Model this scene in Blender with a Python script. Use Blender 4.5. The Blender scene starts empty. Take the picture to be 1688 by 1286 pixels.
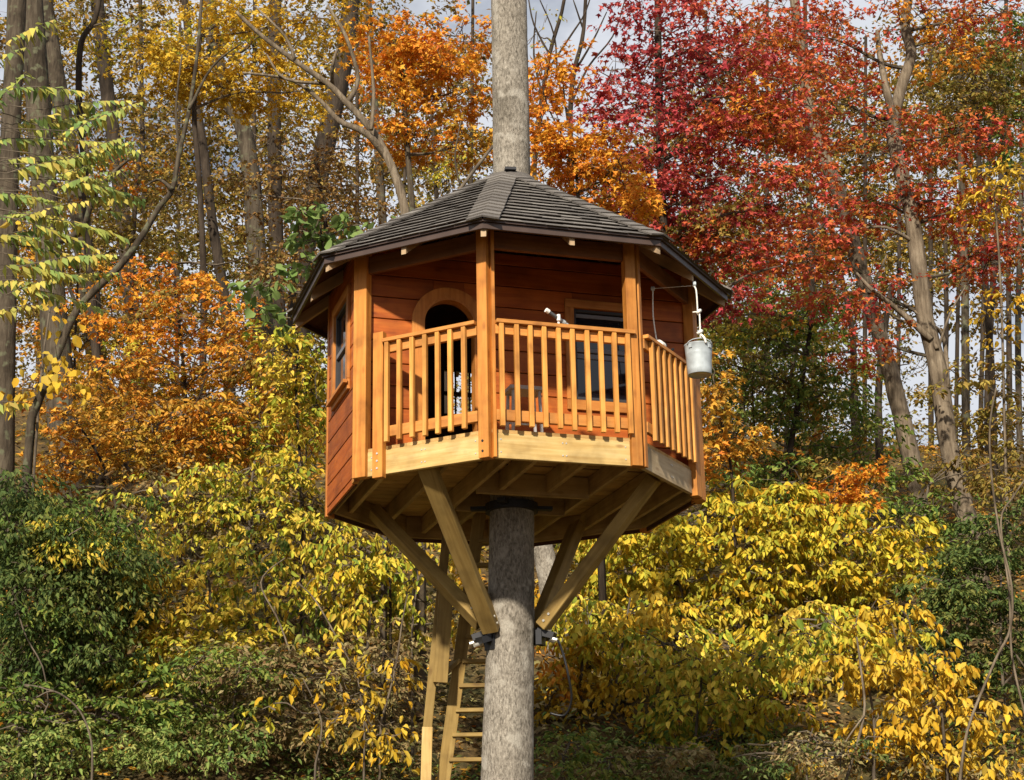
import bpy, bmesh, math, random
import numpy as np
from mathutils import Matrix, Vector
random.seed(7)
rng = np.random.default_rng(11)
S = bpy.context.scene
COL = S.collection
R = math.radians

# ------------------------------------------------------------------ camera, sky, sun, exposure
ZD = 4.955                                   # height of the deck underside above the ground at the camera
YAW, PIT, ROL, FPX, PW, PH = .0614, .3016, -.0188, 2800., 1688., 1286.
_F = np.array([math.sin(YAW) * math.cos(PIT), math.cos(YAW) * math.cos(PIT), math.sin(PIT)])
_R0 = np.array([math.cos(YAW), -math.sin(YAW), 0.]); _U0 = np.cross(_R0, _F)
_R = math.cos(ROL) * _R0 + math.sin(ROL) * _U0
_U = -math.sin(ROL) * _R0 + math.cos(ROL) * _U0
CAMP = np.array([-.8426, -14.0759, ZD - 3.355])
cam = bpy.data.cameras.new('camera'); camo = bpy.data.objects.new('camera', cam); COL.objects.link(camo)
cam.sensor_width = 36; cam.lens = FPX / PW * 36; cam.clip_end = 2000; cam.clip_start = .05
m = Matrix.Identity(4)
for i in range(3):
    m[i][0], m[i][1], m[i][2], m[i][3] = _R[i], _U[i], -_F[i], CAMP[i]
camo.matrix_world = m
S.camera = camo

SUN_AZ, SUN_EL = R(-19), R(33)                # sun behind the camera, a little to its left
w = bpy.data.worlds.new('World'); S.world = w; w.use_nodes = True
nt = w.node_tree; nt.nodes.clear()
wo = nt.nodes.new('ShaderNodeOutputWorld'); bg = nt.nodes.new('ShaderNodeBackground')
sky = nt.nodes.new('ShaderNodeTexSky'); sky.sky_type = 'NISHITA'; sky.sun_disc = False
sky.sun_elevation = SUN_EL; sky.sun_rotation = math.pi - SUN_AZ
sky.dust_density = 1.5
tc = nt.nodes.new('ShaderNodeTexCoord'); nz = nt.nodes.new('ShaderNodeTexNoise')
nz.inputs['Scale'].default_value = 2.6; nz.inputs['Detail'].default_value = 7; nz.inputs['Roughness'].default_value = .58
mp = nt.nodes.new('ShaderNodeMapping'); mp.inputs['Scale'].default_value = (1, 1, 2.2)
cr = nt.nodes.new('ShaderNodeValToRGB'); cr.color_ramp.elements[0].position = .34; cr.color_ramp.elements[1].position = .50
mx = nt.nodes.new('ShaderNodeMix'); mx.data_type = 'RGBA'
mx.inputs[7].default_value = (9.6, 10.0, 10.8, 1)
L = nt.links.new
L(tc.outputs['Generated'], mp.inputs[0]); L(mp.outputs[0], nz.inputs['Vector']); L(nz.outputs['Fac'], cr.inputs[0])
L(cr.outputs[0], mx.inputs[0]); L(sky.outputs[0], mx.inputs[6]); L(mx.outputs[2], bg.inputs[0])
bg.inputs[1].default_value = .05
L(bg.outputs[0], wo.inputs[0])
sun = bpy.data.lights.new('sun', 'SUN'); suno = bpy.data.objects.new('sun', sun); COL.objects.link(suno)
sun.energy = 5.0; sun.angle = R(2); sun.color = (1, .91, .77)
sd = Vector((math.sin(SUN_AZ) * math.cos(SUN_EL), -math.cos(SUN_AZ) * math.cos(SUN_EL), math.sin(SUN_EL)))
suno.rotation_euler = sd.to_track_quat('Z', 'Y').to_euler(); suno.location = (-8, -20, 20)
vs = S.view_settings
vs.view_transform = 'Standard'; vs.look = 'None'; vs.exposure = .62; vs.gamma = 1; vs.use_curve_mapping = False
S.cycles.max_bounces = 6; S.cycles.diffuse_bounces = 3; S.cycles.transmission_bounces = 4

# ------------------------------------------------------------------ helpers
def ray(px, py): return _F + _R * ((px - PW / 2) / FPX) - _U * ((py - PH / 2) / FPX)
def at(px, py, y):                            # the world point seen at a pixel of the photograph, at world depth y
    d = ray(px, py); return CAMP + d * ((y - CAMP[1]) / d[1])
def pxm(y): return (y - CAMP[1]) / FPX / math.cos(PIT) # metres per photograph pixel at depth y
def tag(o, label=None, cat=None, group=None, kind=None):
    if label: o['label'] = label
    if cat: o['category'] = cat
    if group: o['group'] = group
    if kind: o['kind'] = kind
    return o
def empty(name, loc):
    o = bpy.data.objects.new(name, None); o.empty_display_size = .2; COL.objects.link(o); o.location = loc
    _M[o.name] = Matrix.Translation(loc); return o
_M = {}
def link(name, mesh, parent=None, M=None):
    """object with world matrix M under parent"""
    o = bpy.data.objects.new(name, mesh); COL.objects.link(o)
    M = M or Matrix.Identity(4)
    _M[o.name] = M.copy()
    if parent is not None:
        o.parent = parent; o.matrix_basis = _M[parent.name].inverted() @ M
    else: o.matrix_basis = M
    return o
def np_mesh(name, co, quads, mat, smooth=False):
    """quads: (F,k) int array"""
    me = bpy.data.meshes.new(name); co = np.asarray(co, np.float32); q = np.asarray(quads, np.int32)
    f, k = q.shape
    me.vertices.add(len(co)); me.vertices.foreach_set('co', co.ravel())
    me.loops.add(f * k); me.loops.foreach_set('vertex_index', q.ravel())
    me.polygons.add(f); me.polygons.foreach_set('loop_start', np.arange(0, f * k, k, dtype=np.int32))
    try: me.polygons.foreach_set('loop_total', np.full(f, k, np.int32))
    except Exception: pass
    if smooth: me.polygons.foreach_set('use_smooth', np.ones(f, bool))
    me.update(calc_edges=True)
    if mat: me.materials.append(mat)
    return me
class MB:
    def __init__(s): s.v = []; s.f = []
    def poly(s, vs, fs):
        n = len(s.v); s.v += [tuple(p) for p in vs]; s.f += [tuple(i + n for i in f) for f in fs]
    def box(s, M, x, y, z):
        P = [M @ Vector((a * x / 2, b * y / 2, c * z / 2)) for a in (-1, 1) for b in (-1, 1) for c in (-1, 1)]
        s.poly(P, [(0, 1, 3, 2), (4, 6, 7, 5), (0, 4, 5, 1), (2, 3, 7, 6), (0, 2, 6, 4), (1, 5, 7, 3)])
    def prism(s, pts, d):                     # pts: planar loop (3D), d: extrusion vector
        n = len(pts); d = Vector(d); P = [Vector(p) for p in pts]; P = P + [p + d for p in P]
        s.poly(P, [tuple(range(n - 1, -1, -1)), tuple(range(n, 2 * n))] + [(i, (i + 1) % n, n + (i + 1) % n, n + i) for i in range(n)])
    def tube(s, pts, rad, seg=6, cap=True, jit=0.):
        pts = [Vector(p) for p in pts]; n = len(pts)
        if isinstance(rad, (int, float)): rad = [rad] * n
        base = len(s.v); t0 = (pts[1] - pts[0]).normalized()
        u = t0.orthogonal().normalized()
        for i in range(n):
            t = (pts[min(i + 1, n - 1)] - pts[max(i - 1, 0)])
            if t.length < 1e-9: t = t0
            t.normalize(); u = (u - t * u.dot(t))
            u = u.normalized() if u.length > 1e-6 else t.orthogonal().normalized()
            v = t.cross(u)
            for k in range(seg):
                a = 2 * math.pi * k / seg; r = rad[i] * (1 + (random.uniform(-jit, jit) if jit else 0))
                s.v.append(tuple(pts[i] + (u * math.cos(a) + v * math.sin(a)) * r))
        for i in range(n - 1):
            for k in range(seg):
                a = base + i * seg + k; b = base + i * seg + (k + 1) % seg
                s.f.append((a, b, b + seg, a + seg))
        if cap:
            s.f.append(tuple(base + k for k in range(seg - 1, -1, -1)))
            s.f.append(tuple(base + (n - 1) * seg + k for k in range(seg)))
    def mesh(s, name, mat, smooth=False):
        me = bpy.data.meshes.new(name); me.from_pydata(s.v, [], s.f); me.update()
        if smooth: me.polygons.foreach_set('use_smooth', [True] * len(me.polygons))
        me.materials.append(mat); return me
    def build(s, name, mat, parent=None, M=None, smooth=False):
        """vertices are world coordinates; with M they are local to M"""
        if M is None and parent is not None: 
            M = _M[parent.name]; inv = M.inverted(); s.v = [tuple(inv @ Vector(p)) for p in s.v]
        return link(name, s.mesh(name, mat, smooth), parent, M)

# ------------------------------------------------------------------ materials
def mat_base(name, rough=.7, spec=.3):
    m = bpy.data.materials.new(name); m.use_nodes = True
    b = m.node_tree.nodes['Principled BSDF']; b.inputs['Roughness'].default_value = rough
    b.inputs['Specular IOR Level'].default_value = spec
    return m, m.node_tree, b
def node(t, ty, **kw):
    n = t.nodes.new(ty)
    for k, v in kw.items():
        if k in n.inputs: n.inputs[k].default_value = v
        else: setattr(n, k, v)
    return n
def ramp(t, stops):
    n = t.nodes.new('ShaderNodeValToRGB'); e = n.color_ramp.elements
    while len(e) < len(stops): e.new(.5)
    for i, (p, c) in enumerate(stops): e[i].position = p; e[i].color = (*c, 1)
    return n
def mixc(t, blend='MIX'):
    n = t.nodes.new('ShaderNodeMix'); n.data_type = 'RGBA'; n.blend_type = blend; return n
def bump(t, b, h, s, d=.01):
    n = t.nodes.new('ShaderNodeBump'); n.inputs['Strength'].default_value = s; n.inputs['Distance'].default_value = d
    t.links.new(h, n.inputs['Height']); t.links.new(n.outputs[0], b.inputs['Normal']); return n
def wood(name, c0, c1, c2, rough=.6, var=.25, knots=.5, spec=.3, stain=0.):
    """sawn board: grain runs along the object's own x axis"""
    m, t, b = mat_base(name, rough, spec); l = t.links.new
    tc = node(t, 'ShaderNodeTexCoord'); oi = node(t, 'ShaderNodeObjectInfo')
    add = node(t, 'ShaderNodeVectorMath', operation='ADD'); sc = node(t, 'ShaderNodeVectorMath', operation='SCALE'); sc.inputs['Scale'].default_value = 37.
    cmb = node(t, 'ShaderNodeCombineXYZ')
    for i in range(3): l(oi.outputs['Random'], cmb.inputs[i])
    l(cmb.outputs[0], sc.inputs[0]); l(tc.outputs['Object'], add.inputs[0]); l(sc.outputs[0], add.inputs[1])
    mp = node(t, 'ShaderNodeMapping'); mp.inputs['Scale'].default_value = (1.6, 26, 26)
    l(add.outputs[0], mp.inputs[0])
    n1 = node(t, 'ShaderNodeTexNoise', Scale=1.0, Detail=5., Roughness=.6, Distortion=.6); l(mp.outputs[0], n1.inputs['Vector'])
    c0, c1, c2 = (tuple(x * .88 for x in c) for c in (c0, c1, c2))
    r = ramp(t, [(.25, c0), (.5, c1), (.75, c2)]); l(n1.outputs['Fac'], r.inputs[0])
    # per-board tone
    hv = node(t, 'ShaderNodeHueSaturation'); mr = node(t, 'ShaderNodeMapRange'); mr.inputs['To Min'].default_value = 1 - var; mr.inputs['To Max'].default_value = 1 + var
    l(oi.outputs['Random'], mr.inputs['Value']); l(mr.outputs[0], hv.inputs['Value']); l(r.outputs[0], hv.inputs['Color'])
    # blotches
    n2 = node(t, 'ShaderNodeTexNoise', Scale=5., Detail=3.); l(add.outputs[0], n2.inputs['Vector'])
    r2 = ramp(t, [(.3, (.60, .58, .55)), (.5, (.98, .98, .98)), (.68, (1.14, 1.14, 1.14))]); l(n2.outputs['Fac'], r2.inputs[0])
    mu = mixc(t, 'MULTIPLY'); mu.inputs[0].default_value = .8; l(hv.outputs[0], mu.inputs[6]); l(r2.outputs[0], mu.inputs[7])
    out = mu.outputs[2]
    if knots:
        mk = node(t, 'ShaderNodeMapping'); mk.inputs['Scale'].default_value = (3.2, 8, 8); l(add.outputs[0], mk.inputs[0])
        vo = node(t, 'ShaderNodeTexVoronoi', Scale=1.); l(mk.outputs[0], vo.inputs['Vector'])
        rk = ramp(t, [(.06, (.35, .2, .12)), (.16, (1, 1, 1))]); l(vo.outputs['Distance'], rk.inputs[0])
        mk2 = mixc(t, 'MULTIPLY'); mk2.inputs[0].default_value = knots; l(out, mk2.inputs[6]); l(rk.outputs[0], mk2.inputs[7]); out = mk2.outputs[2]
    l(out, b.inputs['Base Color']); bump(t, b, n1.outputs['Fac'], .35, .004)
    return m
def plain(name, c, rough=.5, metal=0., noise=.25, nscale=8., spec=.4):
    m, t, b = mat_base(name, rough, spec); l = t.links.new
    tc = node(t, 'ShaderNodeTexCoord'); n = node(t, 'ShaderNodeTexNoise', Scale=nscale, Detail=5.); l(tc.outputs['Object'], n.inputs['Vector'])
    r = ramp(t, [(.3, tuple(x * (1 - noise) for x in c)), (.7, tuple(min(1, x * (1 + noise)) for x in c))])
    l(n.outputs['Fac'], r.inputs[0]); l(r.outputs[0], b.inputs['Base Color']); b.inputs['Metallic'].default_value = metal
    bump(t, b, n.outputs['Fac'], .15, .004); return m
def bark(name, c0, c1, c2, sx=22., sz=3., strength=.7, lichen=None):
    m, t, b = mat_base(name, .9, .15); l = t.links.new
    tc = node(t, 'ShaderNodeTexCoord'); mp = node(t, 'ShaderNodeMapping'); mp.inputs['Scale'].default_value = (sx, sx, sz)
    l(tc.outputs['Object'], mp.inputs[0])
    n1 = node(t, 'ShaderNodeTexNoise', Scale=1., Detail=8., Roughness=.68, Distortion=.5); l(mp.outputs[0], n1.inputs['Vector'])
    r = ramp(t, [(.3, c0), (.5, c1), (.72, c2)]); l(n1.outputs['Fac'], r.inputs[0])
    n2 = node(t, 'ShaderNodeTexNoise', Scale=2.2, Detail=4.); l(tc.outputs['Object'], n2.inputs['Vector'])
    r2 = ramp(t, [(.35, (.52, .50, .46)), (.48, (.95, .93, .9)), (.68, (1.18, 1.18, 1.16))]); l(n2.outputs['Fac'], r2.inputs[0])
    mu = mixc(t, 'MULTIPLY'); mu.inputs[0].default_value = .8; l(r.outputs[0], mu.inputs[6]); l(r2.outputs[0], mu.inputs[7])
    out = mu.outputs[2]
    if lichen:
        n3 = node(t, 'ShaderNodeTexNoise', Scale=6., Detail=6.); l(tc.outputs['Object'], n3.inputs['Vector'])
        r3 = ramp(t, [(.56, (0, 0, 0)), (.64, (1, 1, 1))]); l(n3.outputs['Fac'], r3.inputs[0])
        m3 = mixc(t); l(r3.outputs[0], m3.inputs[0]); l(out, m3.inputs[6]); m3.inputs[7].default_value = (*lichen, 1); out = m3.outputs[2]
    l(out, b.inputs['Base Color']); bump(t, b, n1.outputs['Fac'], strength, .02)
    return m
def leafmat(name, cols, rough=.5, trans=.3, vscale=1.1):
    """one colour per leaf drawn from the palette, drifting over the crown"""
    m, t, b = mat_base(name, .6, .14); l = t.links.new
    geo = node(t, 'ShaderNodeNewGeometry'); oi = node(t, 'ShaderNodeObjectInfo')
    tc = node(t, 'ShaderNodeTexCoord'); n = node(t, 'ShaderNodeTexNoise', Scale=vscale, Detail=2.); l(geo.outputs['Position'], n.inputs['Vector'])
    a = node(t, 'ShaderNodeMath', operation='ADD'); l(geo.outputs['Random Per Island'], a.inputs[0]); l(oi.outputs['Random'], a.inputs[1])
    fr = node(t, 'ShaderNodeMath', operation='FRACT'); l(a.outputs[0], fr.inputs[0])
    # palette position = .6 random + drift
    k = node(t, 'ShaderNodeMath', operation='MULTIPLY_ADD'); k.inputs[1].default_value = .62
    mr = node(t, 'ShaderNodeMapRange'); mr.inputs['From Min'].default_value = .3; mr.inputs['From Max'].default_value = .7; mr.inputs['To Min'].default_value = 0; mr.inputs['To Max'].default_value = .38
    l(n.outputs['Fac'], mr.inputs['Value']); l(fr.outputs[0], k.inputs[0]); l(mr.outputs[0], k.inputs[2])
    st = [(i / max(1, len(cols) - 1), c) for i, c in enumerate(cols)]
    r = ramp(t, st); l(k.outputs[0], r.inputs[0])
    hv = node(t, 'ShaderNodeHueSaturation'); mv = node(t, 'ShaderNodeMath', operation='MULTIPLY_ADD'); mv.inputs[1].default_value = .5; mv.inputs[2].default_value = .75
    m7 = node(t, 'ShaderNodeMath', operation='MULTIPLY'); m7.inputs[1].default_value = 7.31; f7 = node(t, 'ShaderNodeMath', operation='FRACT')
    l(fr.outputs[0], m7.inputs[0]); l(m7.outputs[0], f7.inputs[0]); l(f7.outputs[0], mv.inputs[0])
    l(mv.outputs[0], hv.inputs['Value']); l(r.outputs[0], hv.inputs['Color'])
    l(hv.outputs[0], b.inputs['Base Color'])
    tr = node(t, 'ShaderNodeBsdfTranslucent'); l(hv.outputs[0], tr.inputs['Color'])
    ms = node(t, 'ShaderNodeMixShader'); ms.inputs[0].default_value = trans
    o = t.nodes['Material Output']; l(b.outputs[0], ms.inputs[1]); l(tr.outputs[0], ms.inputs[2]); l(ms.outputs[0], o.inputs['Surface'])
    return m

M_POST = wood('stained_post', (.37, .13, .02), (.52, .20, .033), (.63, .28, .06), .55, .12, .45)
M_BAL = wood('stained_baluster', (.44, .165, .028), (.61, .27, .052), (.73, .37, .10), .55, .16, .25)
M_RAIL = wood('stained_rail', (.40, .15, .03), (.54, .22, .045), (.62, .28, .07), .55, .12, .3)
M_PINE = wood('fresh_pine', (.42, .25, .07), (.56, .38, .14), (.66, .49, .22), .65, .08, .55)
M_GREYPINE = wood('weathered_pine', (.34, .25, .14), (.45, .34, .20), (.55, .44, .28), .7, .08, .45)
M_SIDE = wood('cedar_siding', (.25, .052, .006), (.37, .085, .009), (.46, .13, .016), .55, .22, .45)
M_TRIM = wood('cedar_trim', (.36, .12, .025), (.48, .18, .035), (.56, .24, .055), .5, .1, .3)
M_UNDER = wood('joist_pine', (.26, .16, .06), (.38, .25, .10), (.46, .32, .15), .7, .15, .4)
M_FLOOR = wood('deck_board', (.34, .19, .06), (.48, .29, .10), (.58, .38, .16), .7, .15, .3)
M_BRACE = wood('treated_brace', (.19, .115, .03), (.27, .175, .05), (.35, .24, .08), .7, .1, .4)
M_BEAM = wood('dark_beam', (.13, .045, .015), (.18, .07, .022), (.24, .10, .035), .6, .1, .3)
M_END = wood('rafter_wood', (.30, .20, .11), (.38, .26, .15), (.46, .33, .20), .7, .1, .2)
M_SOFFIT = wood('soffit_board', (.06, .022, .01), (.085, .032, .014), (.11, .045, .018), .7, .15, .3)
M_FASCIA = plain('brown_drip_edge', (.055, .034, .026), .4, 0, .2, 6)
M_BLACK = plain('black_steel', (.018, .018, .02), .45, .3, .2)
M_WHITE = plain('white_plastic', (.72, .70, .66), .4, 0, .08)
M_ROPE = plain('white_rope', (.68, .66, .6), .9, 0, .2, 60)
M_GALV = plain('galvanised_steel', (.36, .40, .42), .5, .12, .22, 14)
M_BOLT = plain('bolt_steel', (.6, .58, .52), .35, .6, .1)
M_GLASS, _t, _b = mat_base('dark_glass', .06, .6); _b.inputs['Base Color'].default_value = (.012, .012, .016, 1)
M_BLIND = plain('grey_blind', (.16, .16, .18), .6, 0, .1)
M_FRAME = plain('dark_window_frame', (.035, .033, .035), .4, 0, .1)
M_STOOL = plain('pale_stool', (.40, .38, .36), .85, 0, .15)
M_TELE = plain('telescope_tube', (.10, .10, .105), .3, .2, .2)

def shingle_mat():
    m, t, b = mat_base('asphalt_shingle', .9, .2); l = t.links.new
    oi = node(t, 'ShaderNodeObjectInfo'); geo = node(t, 'ShaderNodeNewGeometry'); tc = node(t, 'ShaderNodeTexCoord')
    a = node(t, 'ShaderNodeMath', operation='ADD'); l(geo.outputs['Random Per Island'], a.inputs[0]); l(oi.outputs['Random'], a.inputs[1])
    fr = node(t, 'ShaderNodeMath', operation='FRACT'); l(a.outputs[0], fr.inputs[0])
    r = ramp(t, [(0, (.085, .076, .068)), (.5, (.125, .112, .10)), (1, (.175, .16, .142))]); l(fr.outputs[0], r.inputs[0])
    n = node(t, 'ShaderNodeTexNoise', Scale=120., Detail=3.); l(tc.outputs['Object'], n.inputs['Vector'])
    r2 = ramp(t, [(.3, (.6, .6, .6)), (.7, (1.3, 1.3, 1.3))]); l(n.outputs['Fac'], r2.inputs[0])
    mu = mixc(t, 'MULTIPLY'); mu.inputs[0].default_value = 1; l(r.outputs[0], mu.inputs[6]); l(r2.outputs[0], mu.inputs[7])
    l(mu.outputs[2], b.inputs['Base Color']); bump(t, b, n.outputs['Fac'], .4, .004); return m
M_SHIN = shingle_mat()

B_HOST = bark('pale_bark', (.06, .052, .041), (.225, .20, .165), (.39, .355, .30), 55, 22, 1., (.33, .30, .25))
B_GREY = bark('grey_bark', (.026, .02, .014), (.064, .050, .035), (.115, .095, .067), 18, 2.5, 1., (.10, .10, .06))
B_PALE = bark('light_bark', (.055, .040, .027), (.14, .11, .077), (.245, .20, .145), 20, 3, 1.)
B_DARK = bark('dark_bark', (.016, .012, .009), (.038, .028, .02), (.07, .053, .038), 16, 2.5, .9)
B_TWIG = bark('twig_bark', (.05, .04, .03), (.10, .08, .06), (.17, .14, .10), 10, 4, .4)

P_CRIM = leafmat('crimson_leaves', [(.20, .02, .028), (.33, .035, .045), (.43, .075, .075), (.43, .08, .045), (.46, .14, .04)])
P_RED = leafmat('red_orange_leaves', [(.36, .03, .045), (.48, .06, .06), (.52, .11, .045), (.42, .11, .025), (.44, .19, .03), (.20, .16, .03)])
P_ORA = leafmat('orange_leaves', [(.55, .14, .03), (.64, .21, .025), (.66, .29, .03), (.66, .36, .035), (.50, .24, .04)])
P_ORS = leafmat('rusty_leaves', [(.60, .16, .03), (.64, .24, .03), (.62, .34, .04), (.46, .22, .035), (.26, .20, .03), (.64, .40, .05)])
P_YEL = leafmat('yellow_leaves', [(.58, .40, .03), (.62, .46, .035), (.46, .40, .035), (.28, .29, .03), (.64, .48, .05), (.58, .33, .02), (.16, .19, .02), (.52, .42, .03)])
P_YOR = leafmat('amber_leaves', [(.50, .24, .02), (.56, .32, .02), (.58, .38, .035), (.50, .36, .05), (.35, .20, .03)])
P_YGR = leafmat('yellow_green_leaves', [(.07, .12, .02), (.17, .23, .03), (.34, .36, .035), (.58, .46, .05), (.64, .47, .07), (.48, .29, .03), (.12, .15, .025)])
P_OLI = leafmat('olive_leaves', [(.10, .10, .02), (.17, .15, .025), (.24, .18, .035), (.22, .12, .03), (.32, .24, .05), (.11, .13, .03)])
P_GRN = leafmat('green_leaves', [(.045, .095, .02), (.09, .15, .03), (.15, .21, .035), (.26, .25, .05), (.07, .12, .03)])
P_DGR = leafmat('dark_green_leaves', [(.025, .05, .014), (.05, .085, .022), (.085, .125, .032), (.14, .165, .04), (.24, .22, .05)])
P_BIG = leafmat('broad_green_leaves', [(.07, .13, .03), (.13, .20, .05), (.20, .27, .08), (.10, .17, .05)])
P_BRN = leafmat('brown_leaves', [(.10, .05, .02), (.18, .09, .03), (.26, .14, .04), (.30, .21, .06), (.16, .12, .035)])
P_FAR = leafmat('far_leaves', [(.10, .075, .025), (.20, .10, .03), (.15, .13, .03), (.32, .17, .035), (.40, .28, .05), (.11, .12, .03), (.24, .09, .025)], vscale=.35)
P_FRD = leafmat('frond_leaves', [(.10, .18, .05), (.17, .25, .07), (.30, .32, .07), (.48, .40, .08), (.50, .32, .10)])
P_BRU = leafmat('brush_leaves', [(.08, .09, .03), (.15, .15, .05), (.28, .22, .09), (.14, .075, .03), (.36, .28, .13), (.11, .15, .04)])
P_COV = leafmat('ground_cover_leaves', [(.06, .11, .03), (.11, .18, .045), (.19, .26, .06), (.32, .32, .09), (.08, .13, .035)])

# ------------------------------------------------------------------ terrain
_gy = np.array([-80, -14, -4, 0, 4, 12, 20, 28, 36, 60, 140, 260.])
_gz = np.array([-.4, 0, .25, .9, 3.12, 7.6, 11.5, 13.9, 14.6, 12.5, 9., 8.])
def ground(x, y):
    z = np.interp(y, _gy, _gz)
    k = np.clip((y - 2) / 14, 0, 1)
    z = z - .07 * np.clip(x, -14, 14) * k * np.clip(1.6 - y / 60, 0, 1)
    return z + .10 * np.sin(x * 1.3 + y * .7) * k + .07 * np.sin(x * 2.9 - y * 1.7)
xs = np.concatenate([np.linspace(-260, -26, 14), np.linspace(-24, 24, 97), np.linspace(26, 260, 14)])
ys = np.concatenate([np.linspace(-80, -16, 9), np.linspace(-14, 44, 117), np.linspace(48, 260, 18)])
XX, YY = np.meshgrid(xs, ys); ZZ = ground(XX, YY) + rng.normal(0, .025, XX.shape) * (np.abs(XX) < 24)
nx, ny = len(xs), len(ys)
idx = np.arange(nx * ny).reshape(ny, nx)
quads = np.stack([idx[:-1, :-1], idx[:-1, 1:], idx[1:, 1:], idx[1:, :-1]], -1).reshape(-1, 4)
def ground_mat():
    m, t, b = mat_base('leaf_litter', .95, .1); l = t.links.new
    tc = node(t, 'ShaderNodeTexCoord'); n = node(t, 'ShaderNodeTexNoise', Scale=9., Detail=9., Roughness=.75); l(tc.outputs['Object'], n.inputs['Vector'])
    r = ramp(t, [(.3, (.025, .018, .01)), (.48, (.075, .05, .022)), (.6, (.15, .095, .035)), (.72, (.26, .17, .055))]); l(n.outputs['Fac'], r.inputs[0])
    n2 = node(t, 'ShaderNodeTexNoise', Scale=.8, Detail=4.); l(tc.outputs['Object'], n2.inputs['Vector'])
    r2 = ramp(t, [(.52, (0, 0, 0)), (.7, (.7, .7, .7))]); l(n2.outputs['Fac'], r2.inputs[0])
    mx = mixc(t); l(r2.outputs[0], mx.inputs[0]); l(r.outputs[0], mx.inputs[6]); mx.inputs[7].default_value = (.035, .05, .018, 1)
    l(mx.outputs[2], b.inputs['Base Color']); bump(t, b, n.outputs['Fac'], .8, .05); return m
hill = link('hillside', np_mesh('hillside', np.stack([XX, YY, ZZ], -1).reshape(-1, 3), quads, ground_mat(), True))
tag(hill, kind='structure')

# ------------------------------------------------------------------ leaves
def nrmz(a): return a / np.maximum(np.linalg.norm(a, axis=-1, keepdims=True), 1e-9)
SH = {}   # name -> (verts (m,3): x side, y along, z normal), quads (f,4))
SH['kite'] = (np.array([(0, 0, 0), (-.30, .42, .07), (0, 1, -.06), (.30, .42, .07)]), np.array([(0, 3, 2, 1)]))
SH['oval'] = (np.array([(0, 0, 0), (-.22, .28, .07), (-.20, .66, .03), (0, 1, -.16), (.20, .66, .03), (.22, .28, .07)]), np.array([(0, 5, 4, 3), (0, 3, 2, 1)]))
SH['slim'] = (np.array([(0, 0, 0), (-.19, .42, .04), (0, 1, -.10), (.19, .42, .04)]), np.array([(0, 3, 2, 1)]))
SH['lobed'] = (np.array([(0, 0, 0), (-.52, .50, .10), (-.16, .52, .03), (0, 1, -.10), (.16, .52, .03), (.52, .50, .10)]), np.array([(0, 5, 4, 3), (0, 3, 2, 1)]))
SH['round'] = (np.array([(0, 0, 0), (-.42, .2, .08), (-.42, .66, .05), (0, 1, -.1), (.42, .66, .05), (.42, .2, .08)]), np.array([(0, 5, 4, 3), (0, 3, 2, 1)]))
def leaf_frames(dirn, nrm):
    d = nrmz(dirn); n = nrm - d * np.sum(nrm * d, -1, keepdims=True); n = nrmz(n); s = np.cross(d, n); return s, d, n
def leaves_mesh(name, P, D, N, size, shape, mat):
    V, Q = SH[shape]; s, d, n = leaf_frames(D, N); k = len(V)
    curl = rng.uniform(-.2, 2.6, len(P))[:, None, None]; wid = rng.uniform(.75, 1.2, len(P))[:, None, None]   # no two leaves curl alike
    co = P[:, None, :] + size[:, None, None] * (V[None, :, 0:1] * wid * s[:, None] + V[None, :, 1:2] * d[:, None] + V[None, :, 2:3] * curl * n[:, None])
    q = (Q[None] + (np.arange(len(P)) * k)[:, None, None]).reshape(-1, Q.shape[1])
    return np_mesh(name, co.reshape(-1, 3), q, mat)
def rdir(n): return nrmz(rng.normal(size=(n, 3)))

def spray(c, out, rad, n, size, droop, flat, lay):
    """leaves of one spray: a flattish fan of twigs around c, reaching along `out`"""
    k = max(3, n // 7); ang = rng.uniform(0, 2 * math.pi, k)
    tw = np.stack([np.cos(ang), np.sin(ang), rng.normal(-.08 - droop * .25, .22, k)], -1); tw += out[None] * .55; tw = nrmz(tw)
    j = rng.integers(0, k, n); tt = np.sqrt(rng.uniform(.03, 1, n)) * rad
    P = c[None] + tw[j] * tt[:, None] + rng.normal(size=(n, 3)) * np.array([.09, .09, .09 * flat]) * rad
    P[:, 2] -= droop * .35 * (tt ** 2) / max(rad, .01)
    side = nrmz(np.cross(tw[j], np.array([0, 0, 1.]))) * rng.choice([-1, 1], n)[:, None]
    D = tw[j] * .7 + side * .8 + rng.normal(size=(n, 3)) * .35; D[:, 2] -= droop * rng.uniform(.5, 1.8, n)
    N = rdir(n) * lay + np.array([0, -.25, 1.])[None] * 1.0
    return P, D, N, size * (.38 + .85 * rng.beta(2.2, 2., n))

ALL_LEAF_MESH = {}
def leaf_single(shape, mat):
    k = (shape, mat.name)
    if k not in ALL_LEAF_MESH:
        V, Q = SH[shape]; ALL_LEAF_MESH[k] = np_mesh('leaf', V, Q, mat)
    return ALL_LEAF_MESH[k]

def smooth_path(P, n=5):
    P = [np.asarray(p, float) for p in P]; out = []
    for i in range(len(P) - 1):
        p0, p1, p2, p3 = P[max(i - 1, 0)], P[i], P[i + 1], P[min(i + 2, len(P) - 1)]
        for t in np.linspace(0, 1, n, endpoint=False):
            out.append(.5 * ((2 * p1) + (-p0 + p2) * t + (2 * p0 - 5 * p1 + 4 * p2 - p3) * t * t + (-p0 + 3 * p1 - 3 * p2 + p3) * t ** 3))
    out.append(P[-1]); return out

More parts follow.
